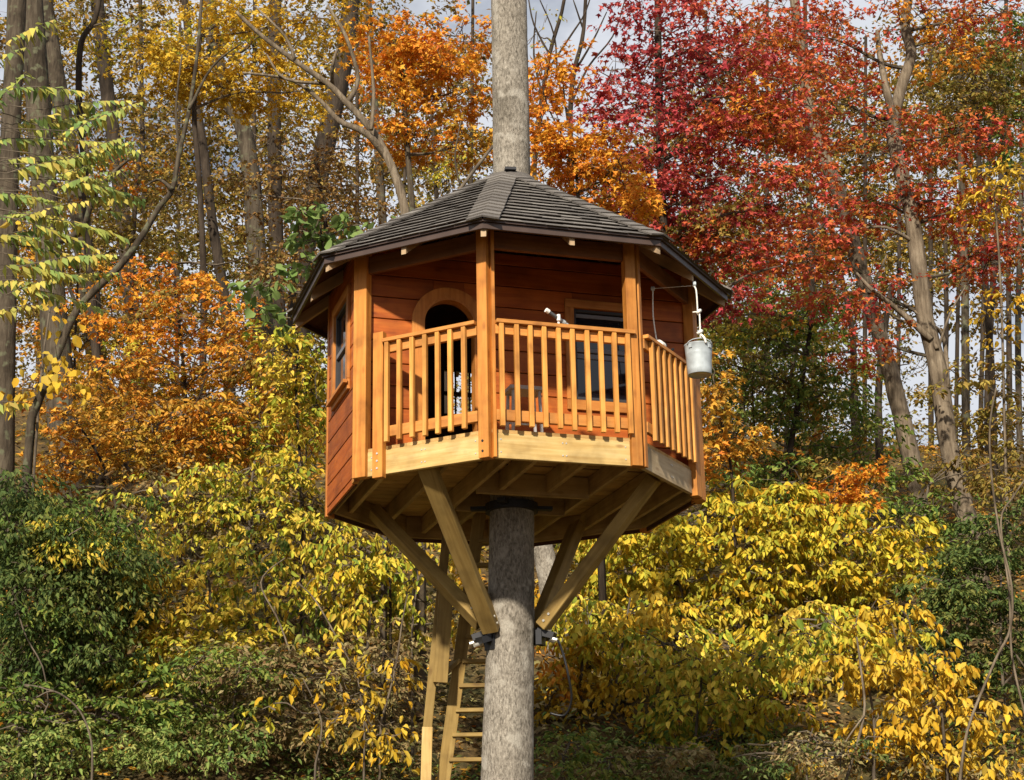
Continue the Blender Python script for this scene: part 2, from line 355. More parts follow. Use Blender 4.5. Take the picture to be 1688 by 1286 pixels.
def limb_path(a, b, sag, wob):
    a = np.asarray(a); b = np.asarray(b); L_ = np.linalg.norm(b - a)
    mid1 = a * .66 + b * .34 + rng.normal(size=3) * wob * L_ + np.array([0, 0, sag * L_ * .8]); mid2 = a * .33 + b * .67 + rng.normal(size=3) * wob * L_ + np.array([0, 0, sag * L_])
    return smooth_path([a, mid1, mid2, b], 3)

def plant(name, label, cat, Y, trunks, lobes, barkm, leafm, shape='kite', size=.09, droop=.35, flat=.6, lay=.8, group=None,
          singles=0, bare=(), spray_r=.4, per=40, twig=True, trunk_name='trunk', crown_name='crown', twig_r=.006):
    """trunks: list of (pixel path from the base up, width at base px, width at top px[, depth change]); lobes: (px, py, rx, ry, depth m, sprays[, mat, Y shift]) in photograph pixels at depth Y"""
    sc = pxm(Y)
    tp = []
    for tr in trunks:
        path, w0, w1 = tr[:3]; dy = tr[3] if len(tr) > 3 else 0
        n = len(path); P = [at(px, py, Y + dy * i / max(1, n - 1)) for i, (px, py) in enumerate(path)]
        P = smooth_path(P, 5)
        b = P[0]; gz = float(ground(b[0], b[1]))
        if tr[4:] and tr[4] == 'free': pass
        elif b[2] > gz:
            d = np.array([b[0] - (P[min(4, len(P) - 1)][0] - b[0]) * .2, b[1], gz - .15]); P = [d] + P
        rad = np.interp(np.linspace(0, 1, len(P)), [0, 1], [w0 * sc / 2, w1 * sc / 2])
        if not (tr[4:] and tr[4] == 'free'): rad[0] *= 1.25
        tp.append((P, rad))
    base = tp[0][0][0] if tp else at(lobes[0][0], lobes[0][1], Y)
    root = empty(name, (float(base[0]), float(base[1]), float(ground(base[0], base[1]))))
    tag(root, label, cat, group)
    mb = MB()
    for P, rad in tp: mb.tube(P, list(rad), 10 if rad[0] > .06 else 6, True, .05)
    branch = MB()
    for path, w0, w1 in bare:
        P = smooth_path([at(px, py, Y + random.uniform(-.2, .2)) for px, py in path], 4)
        mb.tube(P, list(np.linspace(w0 * sc / 2, w1 * sc / 2, len(P))), 6, True, .06)
    PP, DD, NN, SS, MM = [], [], [], [], []
    allp = np.array([p for P, r in tp for p in P]) if tp else None
    allr = np.array([q for P, r in tp for q in r]) if tp else None
    for lb in lobes:
        px, py, rx, ry, dm, ns = lb[:6]; lm = lb[6] if len(lb) > 6 and lb[6] else leafm; ysh = lb[7] if len(lb) > 7 else 0
        c = at(px, py, Y + ysh); RX, RZ = rx * sc, ry * sc
        # limb from the trunk to the lobe
        if allp is not None:
            cand = allp.copy(); w_ = np.linalg.norm(cand - c, axis=1) + np.where(cand[:, 2] > c[2] - .15 * np.linalg.norm(cand - c, axis=1), .8 * np.abs(cand[:, 2] - c[2]) + .3, 0)
            i = int(np.argmin(w_)); a = allp[i]; L_ = np.linalg.norm(c - a)
            r0 = min(allr[i] * .7, .02 + .012 * L_)
            if L_ > .15: branch.tube(limb_path(a, c, .05, .05), list(np.linspace(r0, .008, 10)), 5, False)
        for _ in range(ns):
            q = rdir(1)[0] * (rng.uniform(.15, 1) ** .45); s = c + q * np.array([RX, dm, RZ])
            out = q * np.array([1, .6, .5])
            n = max(4, int(per * rng.uniform(.5, 1.4)))
            p, d, nn, ss = spray(s, out, spray_r * rng.uniform(.6, 1.3), n, size, droop, flat, lay)
            keep = p[:, 2] > ground(p[:, 0], p[:, 1]) + .03
            PP.append(p[keep]); DD.append(d[keep]); NN.append(nn[keep]); SS.append(ss[keep]); MM += [lm.name] * int(keep.sum())
            if twig and rng.uniform() < .7: branch.tube(limb_path(c + (s - c) * rng.uniform(.0, .3) + rng.normal(size=3) * np.array([RX, dm, RZ]) * .28, s + out * spray_r * .3, -.03 if droop > .5 else .04, .08)[::3], [twig_r * 1.6, twig_r * 1.3, twig_r * .9, twig_r * .5], 3, False)
    if tp: mb.build(trunk_name, barkm, root, smooth=True)
    if branch.v: branch.build('branches', B_TWIG if barkm is not B_PALE else B_GREY, root)['kind'] = 'stuff'
    if PP:
        P = np.concatenate(PP); D = np.concatenate(DD); N = np.concatenate(NN); Sz = np.concatenate(SS); MM = np.array(MM)
        rp = np.array(root.location)
        names = sorted(set(MM)); pick = np.zeros(len(P), bool)
        if singles:                            # the leaves that show largest: nearest to the camera side and biggest
            score = Sz / np.linalg.norm(P - CAMP, axis=1) * (1 + .25 * rng.uniform(size=len(P))) - .0012 * (P[:, 1] - P[:, 1].min())
            pick[np.argsort(-score)[:singles]] = True
        for nm in names:
            s = (MM == nm) & ~pick; mt = bpy.data.materials[nm]
            if s.sum():
                o = link(crown_name, leaves_mesh(crown_name, P[s] - rp, D[s], N[s], Sz[s], shape, mt), root, Matrix.Translation(root.location))
                o['kind'] = 'stuff'
        if singles:
            s_, d_, n_ = leaf_frames(D, N); wd_ = rng.uniform(.75, 1.2, len(P)); cu_ = rng.uniform(.2, 2.6, len(P))
            for i in np.nonzero(pick)[0]:
                M = Matrix.Identity(4)
                for r_ in range(3):
                    M[r_][0], M[r_][1], M[r_][2], M[r_][3] = s_[i, r_] * Sz[i] * wd_[i], d_[i, r_] * Sz[i], n_[i, r_] * Sz[i] * cu_[i], P[i, r_]
                link('leaf', leaf_single(shape, bpy.data.materials[MM[i]]), root, M)
    return root

# ------------------------------------------------------------------ the tree that carries the house
def host_tree():
    root = empty('host_tree', (-.05, 0, .85)); tag(root, 'straight pale grey trunk rising through the middle of the treehouse', 'tree')
    seg, V, F_ = 40, [], []
    zs = np.concatenate([np.linspace(-4.3, 5.4, 150), np.linspace(5.5, 11, 20)])
    ph = rng.uniform(0, 6.28, 8)
    for i, z in enumerate(zs):
        cx = .0117 * z + .02 * math.sin(z * .6) - (.05 if False else .03 * np.clip((-z - 1.0) / 1.4, 0, 1)); cy = .01 * math.sin(z * .5)
        r = float(np.interp(z, [-4.3, -3.2, -2.3, -1.2, 0, 2.5, 4.85, 11], [.33, .245, .218, .20, .186, .172, .165, .09]))
        for k in range(seg):
            a = 2 * math.pi * k / seg
            rr = r * (1 + .022 * math.sin(3 * a + ph[0] + z * .35) + .014 * math.sin(5 * a + ph[1] - z * .8) + .012 * math.sin(2 * a + z * 1.3 + ph[2]) + rng.normal(0, .006))
            V.append((cx + rr * math.cos(a), cy + rr * math.sin(a), z + ZD))
    n = len(zs)
    for i in range(n - 1):
        for k in range(seg): F_.append((i * seg + k, i * seg + (k + 1) % seg, (i + 1) * seg + (k + 1) % seg, (i + 1) * seg + k))
    mb = MB(); mb.v = V; mb.f = F_; mb.build('trunk', B_HOST, root, smooth=True)
    # a few limbs high above the frame
    br = MB()
    for (z, a, l_) in ((5.9, 2.6, 1.6), (6.8, .4, 2.), (7.7, 4.2, 1.8), (9, 1.6, 1.5), (10.2, 3.4, 1.4)):
        p0 = np.array([.0117 * z, 0, z + ZD]); p1 = p0 + np.array([math.cos(a) * l_, math.sin(a) * l_, l_ * .8])
        br.tube(limb_path(p0, p1, .08, .06), list(np.linspace(.05, .012, 10)), 6, False)
    br.build('branches', B_HOST, root)
host_tree()

# ------------------------------------------------------------------ the treehouse
PHI = R(-8.83); RD = 1.6
H0 = Vector((0, 0, ZD))
house = empty('treehouse', (0, 0, ZD)); tag(house, 'octagonal wooden treehouse with shingled roof and railed porch around the trunk', 'treehouse')
def J(k, r=RD, z=0.):
    a = PHI + R(45) * (k - 2); return Vector((r * math.sin(a), -r * math.cos(a), z))
class Fr:                                      # frame of a wall line: u along, n outward, z up
    def __init__(s, a, b):
        s.a = Vector(a) + H0; d = Vector(b) - Vector(a); s.L = d.length; s.u = d.normalized(); s.n = Vector((s.u.y, -s.u.x, 0)); s.z = Vector((0, 0, 1))
    def p(s, u, n, z): return s.a + s.u * u + s.n * n + s.z * z
_bm = {}
def board_mesh(lx, ly, lz, mat, bev=.003):
    k = (round(lx, 3), round(ly, 3), round(lz, 3), mat.name, bev)
    if k in _bm: return _bm[k]
    b = bmesh.new(); bmesh.ops.create_cube(b, size=1); bmesh.ops.scale(b, vec=(lx, ly, lz), verts=b.verts)
    if bev: bmesh.ops.bevel(b, geom=list(b.edges), offset=min(bev, .2 * min(lx, ly, lz)), segments=1, affect='EDGES')
    me = bpy.data.meshes.new('board'); b.to_mesh(me); b.free(); me.materials.append(mat); _bm[k] = me; return me
def beam(name, p, q, w, t, up, mat, parent, bev=.003):
    """board from p to q; t measured along `up`, w across"""
    p = Vector(p); q = Vector(q); x = (q - p).normalized(); up = Vector(up); z = (up - x * up.dot(x)).normalized(); y = z.cross(x)
    M = Matrix((x, y, z)).transposed().to_4x4(); M.translation = (p + q) / 2
    return link(name, board_mesh((q - p).length, w, t, mat, bev), parent, M)
def fbox(name, f, u0, u1, z0, z1, n0, n1, mat, parent, along=None, bev=.003):
    """box on a wall frame; grain along its longer side (or `along`)"""
    al = along or ('u' if (u1 - u0) > (z1 - z0) else 'z')
    um, nm, zm = (u0 + u1) / 2, (n0 + n1) / 2, (z0 + z1) / 2
    if al == 'u': return beam(name, f.p(u0, nm, zm), f.p(u1, nm, zm), z1 - z0, n1 - n0, f.n, mat, parent, bev)
    return beam(name, f.p(um, nm, z0), f.p(um, nm, z1), u1 - u0, n1 - n0, f.n, mat, parent, bev)
FL, FA, FB, FC = (Fr(J(k), J(k + 1)) for k in range(4))
FD, FE, FG, FH = (Fr(J(k), J((k + 1) % 8)) for k in range(4, 8))
FW = Fr(J(1), J(4))                            # the porch wall, set back from three open faces
FLEN = FA.L
def sub_rects(r, holes):
    rs = [r]
    for (a0, a1, b0, b1) in holes:
        o = []
        for (u0, u1, z0, z1) in rs:
            if a1 <= u0 or a0 >= u1 or b1 <= z0 or b0 >= z1: o.append((u0, u1, z0, z1)); continue
            if a0 > u0: o.append((u0, a0, z0, z1))
            if a1 < u1: o.append((a1, u1, z0, z1))
            m0, m1 = max(u0, a0), min(u1, a1)
            if b0 > z0: o.append((m0, m1, z0, b0))
            if b1 < z1: o.append((m0, m1, b1, z1))
        rs = o
    return [r for r in rs if r[1] - r[0] > .012 and r[3] - r[2] > .012]
ROW0, ROWH = .035, .1905
def siding_wall(f, u0, u1, z0, z1, holes, nf, label=None, two=True):
    root = link('wall', None, house, Matrix.Translation(f.p(f.L / 2, 0, z0)))
    if label: root['label'] = label
    core = MB()
    for (a, b, c, d) in sub_rects((u0, u1, z0, z1), holes):
        core.prism([f.p(a, nf - .035, c), f.p(b, nf - .035, c), f.p(b, nf - .035, d), f.p(a, nf - .035, d)], f.n * .017)
    core.build('sheathing', M_SOFFIT, root)
    zr = z0; rows = [z0] + [ROW0 + ROWH * i for i in range(-1, 14) if z0 + .03 < ROW0 + ROWH * i < z1 - .03] + [z1]
    for a, b in zip(rows[:-1], rows[1:]):
        for (p, q, c, d) in sub_rects((u0, u1, a + .004, b - .004), holes):
            fbox('siding_board', f, p, q, c, d, nf - .016, nf + .004, M_SIDE, root, 'u', .004)
    return root
ZT = 2.0
# window and door places
LW = (.36, .90, .92, 1.66)                      # left face window opening
DC, DR, DS = .775, .235, 1.36                   # door centre, radius, spring height
hole_door = [(DC - DR, DC + DR, .2, DS)] 
for zz0, zz1 in ((DS, 1.368), (1.368, 1.46), (1.46, 1.5585), (1.5585, 1.62)):
    hw = math.sqrt(max(0, DR ** 2 - (zz0 - DS) ** 2)); hole_door.append((DC - hw - .006, DC + hw + .006, zz0, zz1))
PWN = (1.865, 2.375, .79, 1.60)                 # porch window
BWN = (.42, .84, 1.20, 1.68)                    # rear window
siding_wall(FL, .0, FLEN - .10, -.03, ZT, [LW], 0.0)
siding_wall(FW, .06, FW.L - .06, .2, ZT + .05, hole_door + [PWN], 0.0, 'red stained porch wall with arched doorway')
for f, hol in ((FD, []), (FE, []), (FG, [BWN]), (FH, [])): siding_wall(f, .05, FLEN - .05, -.03, ZT, hol, 0.0)
# light corner trim on the left outer corner and on the rear corners
def corner_post(k, fl, fr, wl, wr, z0, z1, mat, n=.045, label=None, nin=-.045):
    """post that wraps a corner of the octagon"""
    def off(d):
        c = J(k) + H0; b = (fl.n + fr.n).normalized(); return c + b * (d / b.dot(fl.n))
    P = [fl.p(fl.L - wl, n, 0), off(n), fr.p(wr, n, 0), fr.p(wr, nin, 0), off(nin), fl.p(fl.L - wl, nin, 0)]
    c = J(k) + H0
    # mesh with its x axis vertical so that the grain runs up the post
    M = Matrix(((0, 1, 0), (0, 0, 1), (1, 0, 0))).to_4x4(); M.translation = c
    inv = M.inverted(); mb = MB(); mb.prism([inv @ (p + Vector((0, 0, z0))) for p in P], inv.to_3x3() @ Vector((0, 0, z1 - z0)))
    b = bmesh.new(); me0 = mb.mesh('t', mat); b.from_mesh(me0); bmesh.ops.recalc_face_normals(b, faces=b.faces)
    bmesh.ops.bevel(b, geom=list(b.edges), offset=.003, segments=1, affect='EDGES'); me = bpy.data.meshes.new('post'); b.to_mesh(me); b.free(); me.materials.append(mat)
    o = link('post', me, house, M)
    if label: o['label'] = label
    return o
fbox('post', FA, -.010, .112, -.005, 1.98, -.040, .040, M_POST, house)
fbox('corner_trim', FL, FLEN - .098, FLEN - .006, -.02, 1.98, -.036, .012, M_POST, house)
fbox('post', FA, FLEN - .082, FLEN + .006, -.004, 1.98, -.042, .046, M_POST, house)
fbox('post', FB, .016, .042, .0, 1.98, -.052, .036, M_POST, house)
fbox('post', FB, FLEN - .086, FLEN + .002, -.004, 1.98, -.042, .046, M_POST, house)
fbox('post', FC, .016, .062, .0, 1.98, -.052, .036, M_POST, house)
corner_post(4, FC, FD, .075, .095, -.03, 1.98, M_POST, .046)
corner_post(0, FH, FL, .06, .045, -.04, 1.98, M_TRIM, .012)
for k, a, b in ((5, FD, FE), (6, FE, FG), (7, FG, FH)): corner_post(k, a, b, .06, .06, -.03, 1.98, M_TRIM, .022)
o = fbox('post', FA, .192, .285, -.035, 1.172, .001, .06, M_POST, house); o['label'] = 'short rail post beside the left corner'
fbox('post', FC, FLEN - .185, FLEN - .085, -.02, 1.172, -.02, .05, M_POST, house)
# bolts on the posts
def bolts(f, us, zs, n, parent, r=.009):
    for u in us:
        for z in zs:
            mb = MB(); mb.tube([f.p(u, n - .004, z), f.p(u, n + .004, z)], r, 8); mb.build('bolt', M_BOLT if r < .0095 else M_BLACK, parent)
bolts(FA, (FLEN - .045,), (.05, .13), .047, house, .0095)
bolts(FA, (.238,), (.04, .10, .16), .061, house, .009)
# rim joists
RZ = .2
for f, mat, a, b in ((FA, M_PINE, .112, FLEN - .088), (FB, M_PINE, .04, FLEN - .088), (FC, M_GREYPINE, .062, FLEN - .075)):
    ri = fbox('rim_joist', f, a, b, 0, RZ, -.036, .004, mat, house, 'u')
    for u in (a + .04, (a + b) / 2 - .01, (a + b) / 2 + .02, b - .04):
        bolts(f, (u,), (.05, .15), .004, ri, .006)
for f in (FL, FD, FE, FG, FH): fbox('rim_joist', f, .03, FLEN - .03, 0, RZ - .002, -.075, -.037, M_UNDER, house, 'u')
# floor boards, parallel to the front face
def clip(poly, p, n):
    out = []
    for i in range(len(poly)):
        a, b = poly[i], poly[(i + 1) % len(poly)]; da, db = (a - p).dot(n), (b - p).dot(n)
        if da >= 0: out.append(a)
        if da * db < 0: out.append(a + (b - a) * (da / (da - db)))
    return out
floor = link('floor', None, house, Matrix.Translation(H0 + Vector((0, 0, RZ))))
OCT = [J(k, RD - .005) + H0 for k in range(8)]
bw = .135; d0 = -1.48
Mf = Matrix((FB.u, -FB.n, Vector((0, 0, 1)))).transposed().to_4x4()
while d0 < 1.48:
    pl = clip(clip(list(OCT), H0 - FB.n * d0, -FB.n), H0 - FB.n * (d0 + bw - .006), FB.n)
    if len(pl) >= 3:
        c = sum(pl, Vector()) / len(pl); M = Mf.copy(); M.translation = c; inv = M.inverted()
        mb = MB(); mb.prism([inv @ (p + Vector((0, 0, RZ + .003))) for p in pl], inv.to_3x3() @ Vector((0, 0, .026)))
        link('floor_board', mb.mesh('floor_board', M_FLOOR), floor, M)
    d0 += bw
# joists run back from the front face
for u in (-1.24, -.83, -.42, -.19, .22, .60, .99, 1.3):
    c = H0 + FB.u * u; ts = [t for t in np.linspace(-1.7, 1.7, 341) if all(((c + FB.n * t) - OCT[k]).dot(Vector((OCT[(k + 1) % 8] - OCT[k]).cross(Vector((0, 0, 1))))) < -.06 * FLEN for k in range(8))]
    if len(ts) < 5: continue
    if abs(u) < .3:                            # the two middle joists stop at headers by the trunk
        for t0, t1 in ((min(ts), -.30), (.30, max(ts))):
            beam('joist', c + FB.n * t0 + Vector((0, 0, .12)), c + FB.n * t1 + Vector((0, 0, .12)), .04, .155, (0, 0, 1), M_UNDER, house)
    else: beam('joist', c + FB.n * min(ts) + Vector((0, 0, .12)), c + FB.n * max(ts) + Vector((0, 0, .12)), .04, .155, (0, 0, 1), M_UNDER, house)
for t in (.322, -.322):
    beam('header', H0 + FB.u * -.40 + FB.n * t + Vector((0, 0, .100)), H0 + FB.u * .58 + FB.n * t + Vector((0, 0, .100)), .042, .18, (0, 0, 1), M_UNDER, house)
# door trim (arched) and the frame inside it
def arch_ring(f, r0, r1, n0, n1, zb):
    pts = [(-r1, zb), (-r1, DS)] + [(r1 * math.cos(a), DS + r1 * math.sin(a)) for a in np.linspace(math.pi, 0, 25)[1:-1]] + [(r1, DS), (r1, zb)]
    pin = [(-r0, zb), (-r0, DS)] + [(r0 * math.cos(a), DS + r0 * math.sin(a)) for a in np.linspace(math.pi, 0, 25)[1:-1]] + [(r0, DS), (r0, zb)]
    mb = MB(); n = len(pts); V = [f.p(DC + x, nn, z) for nn in (n0, n1) for P in (pts, pin) for x, z in P]
    F_ = []
    for i in range(n - 1):
        F_ += [(i, n + i, n + i + 1, i + 1), (2 * n + i, 2 * n + i + 1, 3 * n + i + 1, 3 * n + i), (i, i + 1, 2 * n + i + 1, 2 * n + i), (n + i, 3 * n + i, 3 * n + i + 1, n + i + 1)]
    F_ += [(0, 2 * n, 3 * n, n), (n - 1, 2 * n - 1, 4 * n - 1, 3 * n - 1)]
    mb.poly(V, F_); return mb
dr = link('door_frame', None, house, Matrix.Translation(FW.p(DC, 0, .22))); dr['label'] = 'arched doorway trim'
Mt = Matrix((Vector((0, 0, 1)), FW.u, FW.n)).transposed().to_4x4(); Mt.translation = FW.p(DC, 0, .9)
def to_local(mb, M): inv = M.inverted(); mb.v = [tuple(inv @ Vector(p)) for p in mb.v]; return mb
for nm, r0, r1, a, b in (('arch_trim', DR - .004, DR + .085, .004, .030), ('jamb', DR - .022, DR - .004, -.08, .028)):
    link(nm, to_local(arch_ring(FW, r0, r1, a, b, .226), Mt).mesh(nm, M_TRIM), dr, Mt)
fbox('threshold', FW, DC - DR, DC + DR, .206, .24, -.06, .035, M_TRIM, dr)
# windows
def window(f, r, n, tw, sill, mid=None, blind=False, bars=(), label=None, glass=True, fw=.028):
    u0, u1, z0, z1 = r; wd = link('window', None, house, Matrix.Translation(f.p((u0 + u1) / 2, n, z0)))
    if label: wd['label'] = label
    fbox('casing', f, u0 - tw, u0 + .004, z0 - .004, z1 + .004, n, n + .026, M_TRIM, wd)
    fbox('casing', f, u1 - .004, u1 + tw, z0 - .004, z1 + .004, n, n + .026, M_TRIM, wd)
    fbox('casing', f, u0 - tw, u1 + tw, z1 + .005, z1 + tw + .004, n, n + .028, M_TRIM, wd)
    fbox('casing', f, u0 - tw, u1 + tw, z0 - tw * 1.25, z0 - .005, n, n + .024, M_TRIM, wd)
    if sill: fbox('sill', f, u0 - tw - .02, u1 + tw + .02, z0 - .05, z0 - .018, n + .025, n + .062, M_TRIM, wd)
    ms = M_FRAME
    for a, b, c, d in ((u0, u0 + fw, z0, z1), (u1 - fw, u1, z0, z1), (u0 + fw, u1 - fw, z0, z0 + fw), (u0 + fw, u1 - fw, z1 - fw, z1)):
        fbox('frame', f, a, b, c, d, n - .03, n + .004, ms, wd)
    if mid: fbox('meeting_rail', f, u0 + fw, u1 - fw, mid - .02, mid + .02, n - .028, n + .002, M_BLIND, wd)
    for u in bars: fbox('muntin', f, u - .008, u + .008, z0 + fw, z1 - fw, n - .026, n - .012, ms, wd)
    if glass:
        for c, d in (((z0 + fw, mid - .02), (mid + .02, z1 - fw)) if mid else ((z0 + fw, z1 - fw),)):
            fbox('pane', f, u0 + fw, u1 - fw, c, d, n - .024, n - .018, M_GLASS, wd, bev=0)
    if blind:
        fbox('blind', f, u0 + fw + .003, u1 - fw - .003, z1 - fw - .045, z1 - fw - .012, n - .017, n - .006, M_BLIND, wd)
        fbox('blind', f, u0 + fw + .003, u1 - fw - .003, mid - .075, mid - .03, n - .017, n - .006, M_BLIND, wd)
    return wd
window(FL, LW, .004, .075, True, mid=1.28, label='narrow window with deep sill in the left wall')
window(FW, PWN, .004, .075, False, mid=1.235, blind=True, label='double hung window on the porch wall')
window(FG, BWN, .004, .06, False, mid=1.43, glass=False, bars=(.56, .70), label='open rear window seen through the doorway')
# header beams between the posts
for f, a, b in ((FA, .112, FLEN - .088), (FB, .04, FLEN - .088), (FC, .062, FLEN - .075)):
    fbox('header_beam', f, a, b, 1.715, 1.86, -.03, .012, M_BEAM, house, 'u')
# railings
def railing(f, u0, u1, balu, cap0=None, cap1=None):
    rl = link('railing', None, house, Matrix.Translation(f.p((u0 + u1) / 2, 0, RZ)))
    a, b = cap0 if cap0 is not None else u0, cap1 if cap1 is not None else u1
    fbox('cap_rail', f, a, b, 1.072, 1.104, -.012, .083, M_RAIL, rl, 'u')
    fbox('top_rail', f, a, b, .99, 1.071, .006, .044, M_RAIL, rl, 'u')
    fbox('bottom_rail', f, a, b, .29, .378, .006, .044, M_RAIL, rl, 'u')
    for u in balu:
        z0 = .243 + random.uniform(-.006, .006); du = random.uniform(-.004, .004)
        o = fbox('baluster', f, u - .0185 + du, u + .0185 + du, z0, 1.070, .045, .079, M_BAL, rl)
    return rl
railing(FA, .287, FLEN - .089, [.33 + .1168 * k for k in range(7)])
railing(FB, .041, FLEN - .02, [.083 + .1165 * k for k in range(10)], None, FLEN - .03)
railing(FC, .063, FLEN - .186, [.17 + .1165 * k for k in range(8)])

# roof
RE, ZE, TS = 1.927, 1.753, .72                 # eave radius, fascia bottom, slope
roof = link('roof', None, house, Matrix.Translation(H0 + Vector((0, 0, ZE))))
AP = RE * math.cos(R(22.5))
def rz(ap): return ZE + .055 + (AP - ap) * TS   # roof surface height over the apothem distance
TH = math.atan(TS)
class RF:                                       # roof face frame: u along eave, s up the slope
    def __init__(s, k):
        a, b = J(k, RE), J(k + 1, RE); s.w = (b - a).length / 2; s.c = (a + b) / 2 + H0 + Vector((0, 0, ZE + .055)); s.u = (b - a).normalized()
        h = Vector((-s.c.x, -s.c.y, 0)).normalized(); s.s = (h * math.cos(TH) + Vector((0, 0, 1)) * math.sin(TH)); s.n = s.u.cross(s.s); s.len = (AP - .16) / math.cos(TH)
        s.full = AP / math.cos(TH)
    def p(s, u, v, n=0): return s.c + s.u * u + s.s * v + s.n * n
    def half(s, v): return s.w * (1 - v / s.full)
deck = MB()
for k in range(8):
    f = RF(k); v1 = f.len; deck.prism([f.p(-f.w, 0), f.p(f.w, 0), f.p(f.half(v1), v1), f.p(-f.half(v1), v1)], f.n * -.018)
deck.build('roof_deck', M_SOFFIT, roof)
NC = 16; EXPO = RF(2).len / NC
rest = MB()
def shingle(f, u0, u1, v0, hidden):
    """one shingle clipped by the hip lines; its butt edge stands proud"""
    v0 -= random.uniform(0, .006); v1 = v0 + EXPO * 1.12
    pl = [Vector((u0, v0, 0)), Vector((u1, v0, 0)), Vector((u1, v1, 0)), Vector((u0, v1, 0))]
    e = f.w / f.full
    nl = Vector((1, -e, 0)); pl = clip(pl, Vector((-f.w, 0, 0)), nl)
    if len(pl) >= 3: pl = clip(pl, Vector((f.w, 0, 0)), Vector((-1, -e, 0)))
    if len(pl) < 3: return
    t = .010 + random.uniform(0, .005)
    def hgt(v): return .004 + .017 * (1 - (v - v0) / (v1 - v0))
    top = [f.p(p.x, p.y, hgt(p.y) + t) for p in pl]; bot = [f.p(p.x, p.y + (.022 if p.y < v0 + .01 else 0), hgt(p.y) - .002) for p in pl]   # undercut butt
    n = len(pl); mb = rest if hidden else MB()
    mb.poly(bot + top, [tuple(range(n - 1, -1, -1)), tuple(range(n, 2 * n))] + [(i, (i + 1) % n, n + (i + 1) % n, n + i) for i in range(n)])
    if not hidden: mb.build('shingle', M_SHIN, roof)
for k in range(8):
    f = RF(k); hid = k not in (1, 2, 3)
    for c in range(NC):
        v = c * EXPO - (.02 if c == 0 else 0); hw = f.half(max(v, 0)) + .01; wd = .172; off = (c % 2) * .086 + random.uniform(-.02, .02)
        u = -hw - wd + off
        while u < hw:
            w_ = wd * random.uniform(.85, 1.12); shingle(f, u + .002, min(u + w_, hw + .2) - .002, v, hid); u += w_
o = rest.build('shingle', M_SHIN, roof); o['kind'] = 'stuff'
caprest = MB()
for k in range(8):
    a = J(k, RE + .015) + H0 + Vector((0, 0, ZE + .055)); top = H0 + Vector((0, 0, rz(0))); ax = (top - a); Lh = ax.length - .19 / math.cos(TH); ax.normalize()
    fl, fr = RF((k - 1) % 8), RF(k); ncap = 15; ex = Lh / ncap
    for i in range(ncap):
        mb = caprest if k in (5, 6, 7, 0) else MB()
        s0, s1 = i * ex - .012, i * ex + ex * 1.15; w_ = .122 + random.uniform(-.004, .004)
        V = []
        for s_, lift in ((s0, .034), (s1, .020)):
            c = a + ax * s_; b_ = (fl.n + fr.n).normalized()
            l_ = (-fl.u - ax * (-fl.u).dot(ax)).normalized(); r_ = (fr.u - ax * fr.u.dot(ax)).normalized()
            for t in (0, .014):
                V += [c + l_ * w_ + fl.n * (lift + t), c + b_ * (lift + t) * 1.02, c + r_ * w_ + fr.n * (lift + t)]
        mb.poly(V, [(0, 1, 4, 3), (1, 2, 5, 4), (6, 9, 10, 7), (7, 10, 11, 8), (3, 4, 10, 9), (4, 5, 11, 10), (0, 6, 7, 1), (1, 7, 8, 2), (0, 3, 9, 6), (2, 8, 11, 5)])
        if mb is not caprest: mb.build('hip_shingle', M_SHIN, roof)
o = caprest.build('hip_shingle', M_SHIN, roof); o['kind'] = 'stuff'
# flashing collar round the trunk
col = MB(); zc = rz(.16)
n_ = 24
V = [H0 + Vector((.03 + r * math.cos(2 * math.pi * i / n_), r * math.sin(2 * math.pi * i / n_), z)) for r, z in ((.30, zc - .07), (.235, zc + .03), (.20, zc + .035), (.19, zc - .06)) for i in range(n_)]
col.poly(V, [(j * n_ + i, j * n_ + (i + 1) % n_, (j + 1) * n_ + (i + 1) % n_, (j + 1) * n_ + i) for j in range(3) for i in range(n_)])
col.build('flashing', M_SHIN, roof)
mb = MB(); mb.box(Matrix.Translation(H0 + Vector((.03, -.225, zc + .045))) @ Matrix.Rotation(R(4), 4, 'Z'), .10, .08, .025); mb.build('cap_block', M_BLACK, roof)
# fascia and rafters
for k in range(8):
    f = Fr(J(k, RE), J(k + 1, RE)); fbox('fascia', f, .0, f.L, ZE - .002, ZE + .050, -.022, .0, M_FASCIA, roof, 'u')
    fbox('drip_edge', f, -.012, f.L + .012, ZE + .051, ZE + .066, -.03, .018, M_FASCIA, roof, 'u', 0)
def rafter(a_out, ang):
    d = Vector((math.sin(ang), -math.cos(ang), 0)); k8 = a_out
    sl = TS if abs(k8 - AP) < .01 else TS * math.cos(R(22.5))
    zt = lambda r: ZE + .034 + (k8 - r) * sl
    r0, r1 = k8 - .028, .24; h = .112; w_ = .021; sd_ = Vector((d.y, -d.x, 0))
    pl = [(r0, zt(r0) - h), (r0, zt(r0) - .002), (r1, zt(r1) - .002), (r1, zt(r1) - h)]
    c = H0 + d * ((r0 + r1) / 2); x = Vector((-d.x * math.cos(math.atan(sl)), -d.y * math.cos(math.atan(sl)), math.sin(math.atan(sl)))); z = x.cross(sd_).normalized()
    M = Matrix((x, sd_, z)).transposed().to_4x4(); M.translation = c + Vector((0, 0, zt((r0 + r1) / 2)))
    inv = M.inverted(); mb = MB(); mb.prism([inv @ (H0 + d * r + Vector((0, 0, z_)) - sd_ * w_) for r, z_ in pl], inv.to_3x3() @ (sd_ * 2 * w_))
    link('rafter', mb.mesh('rafter', M_END), roof, M)
    return H0 + d * (r0 - .03) + Vector((0, 0, zt(r0) - h))
tails = {}
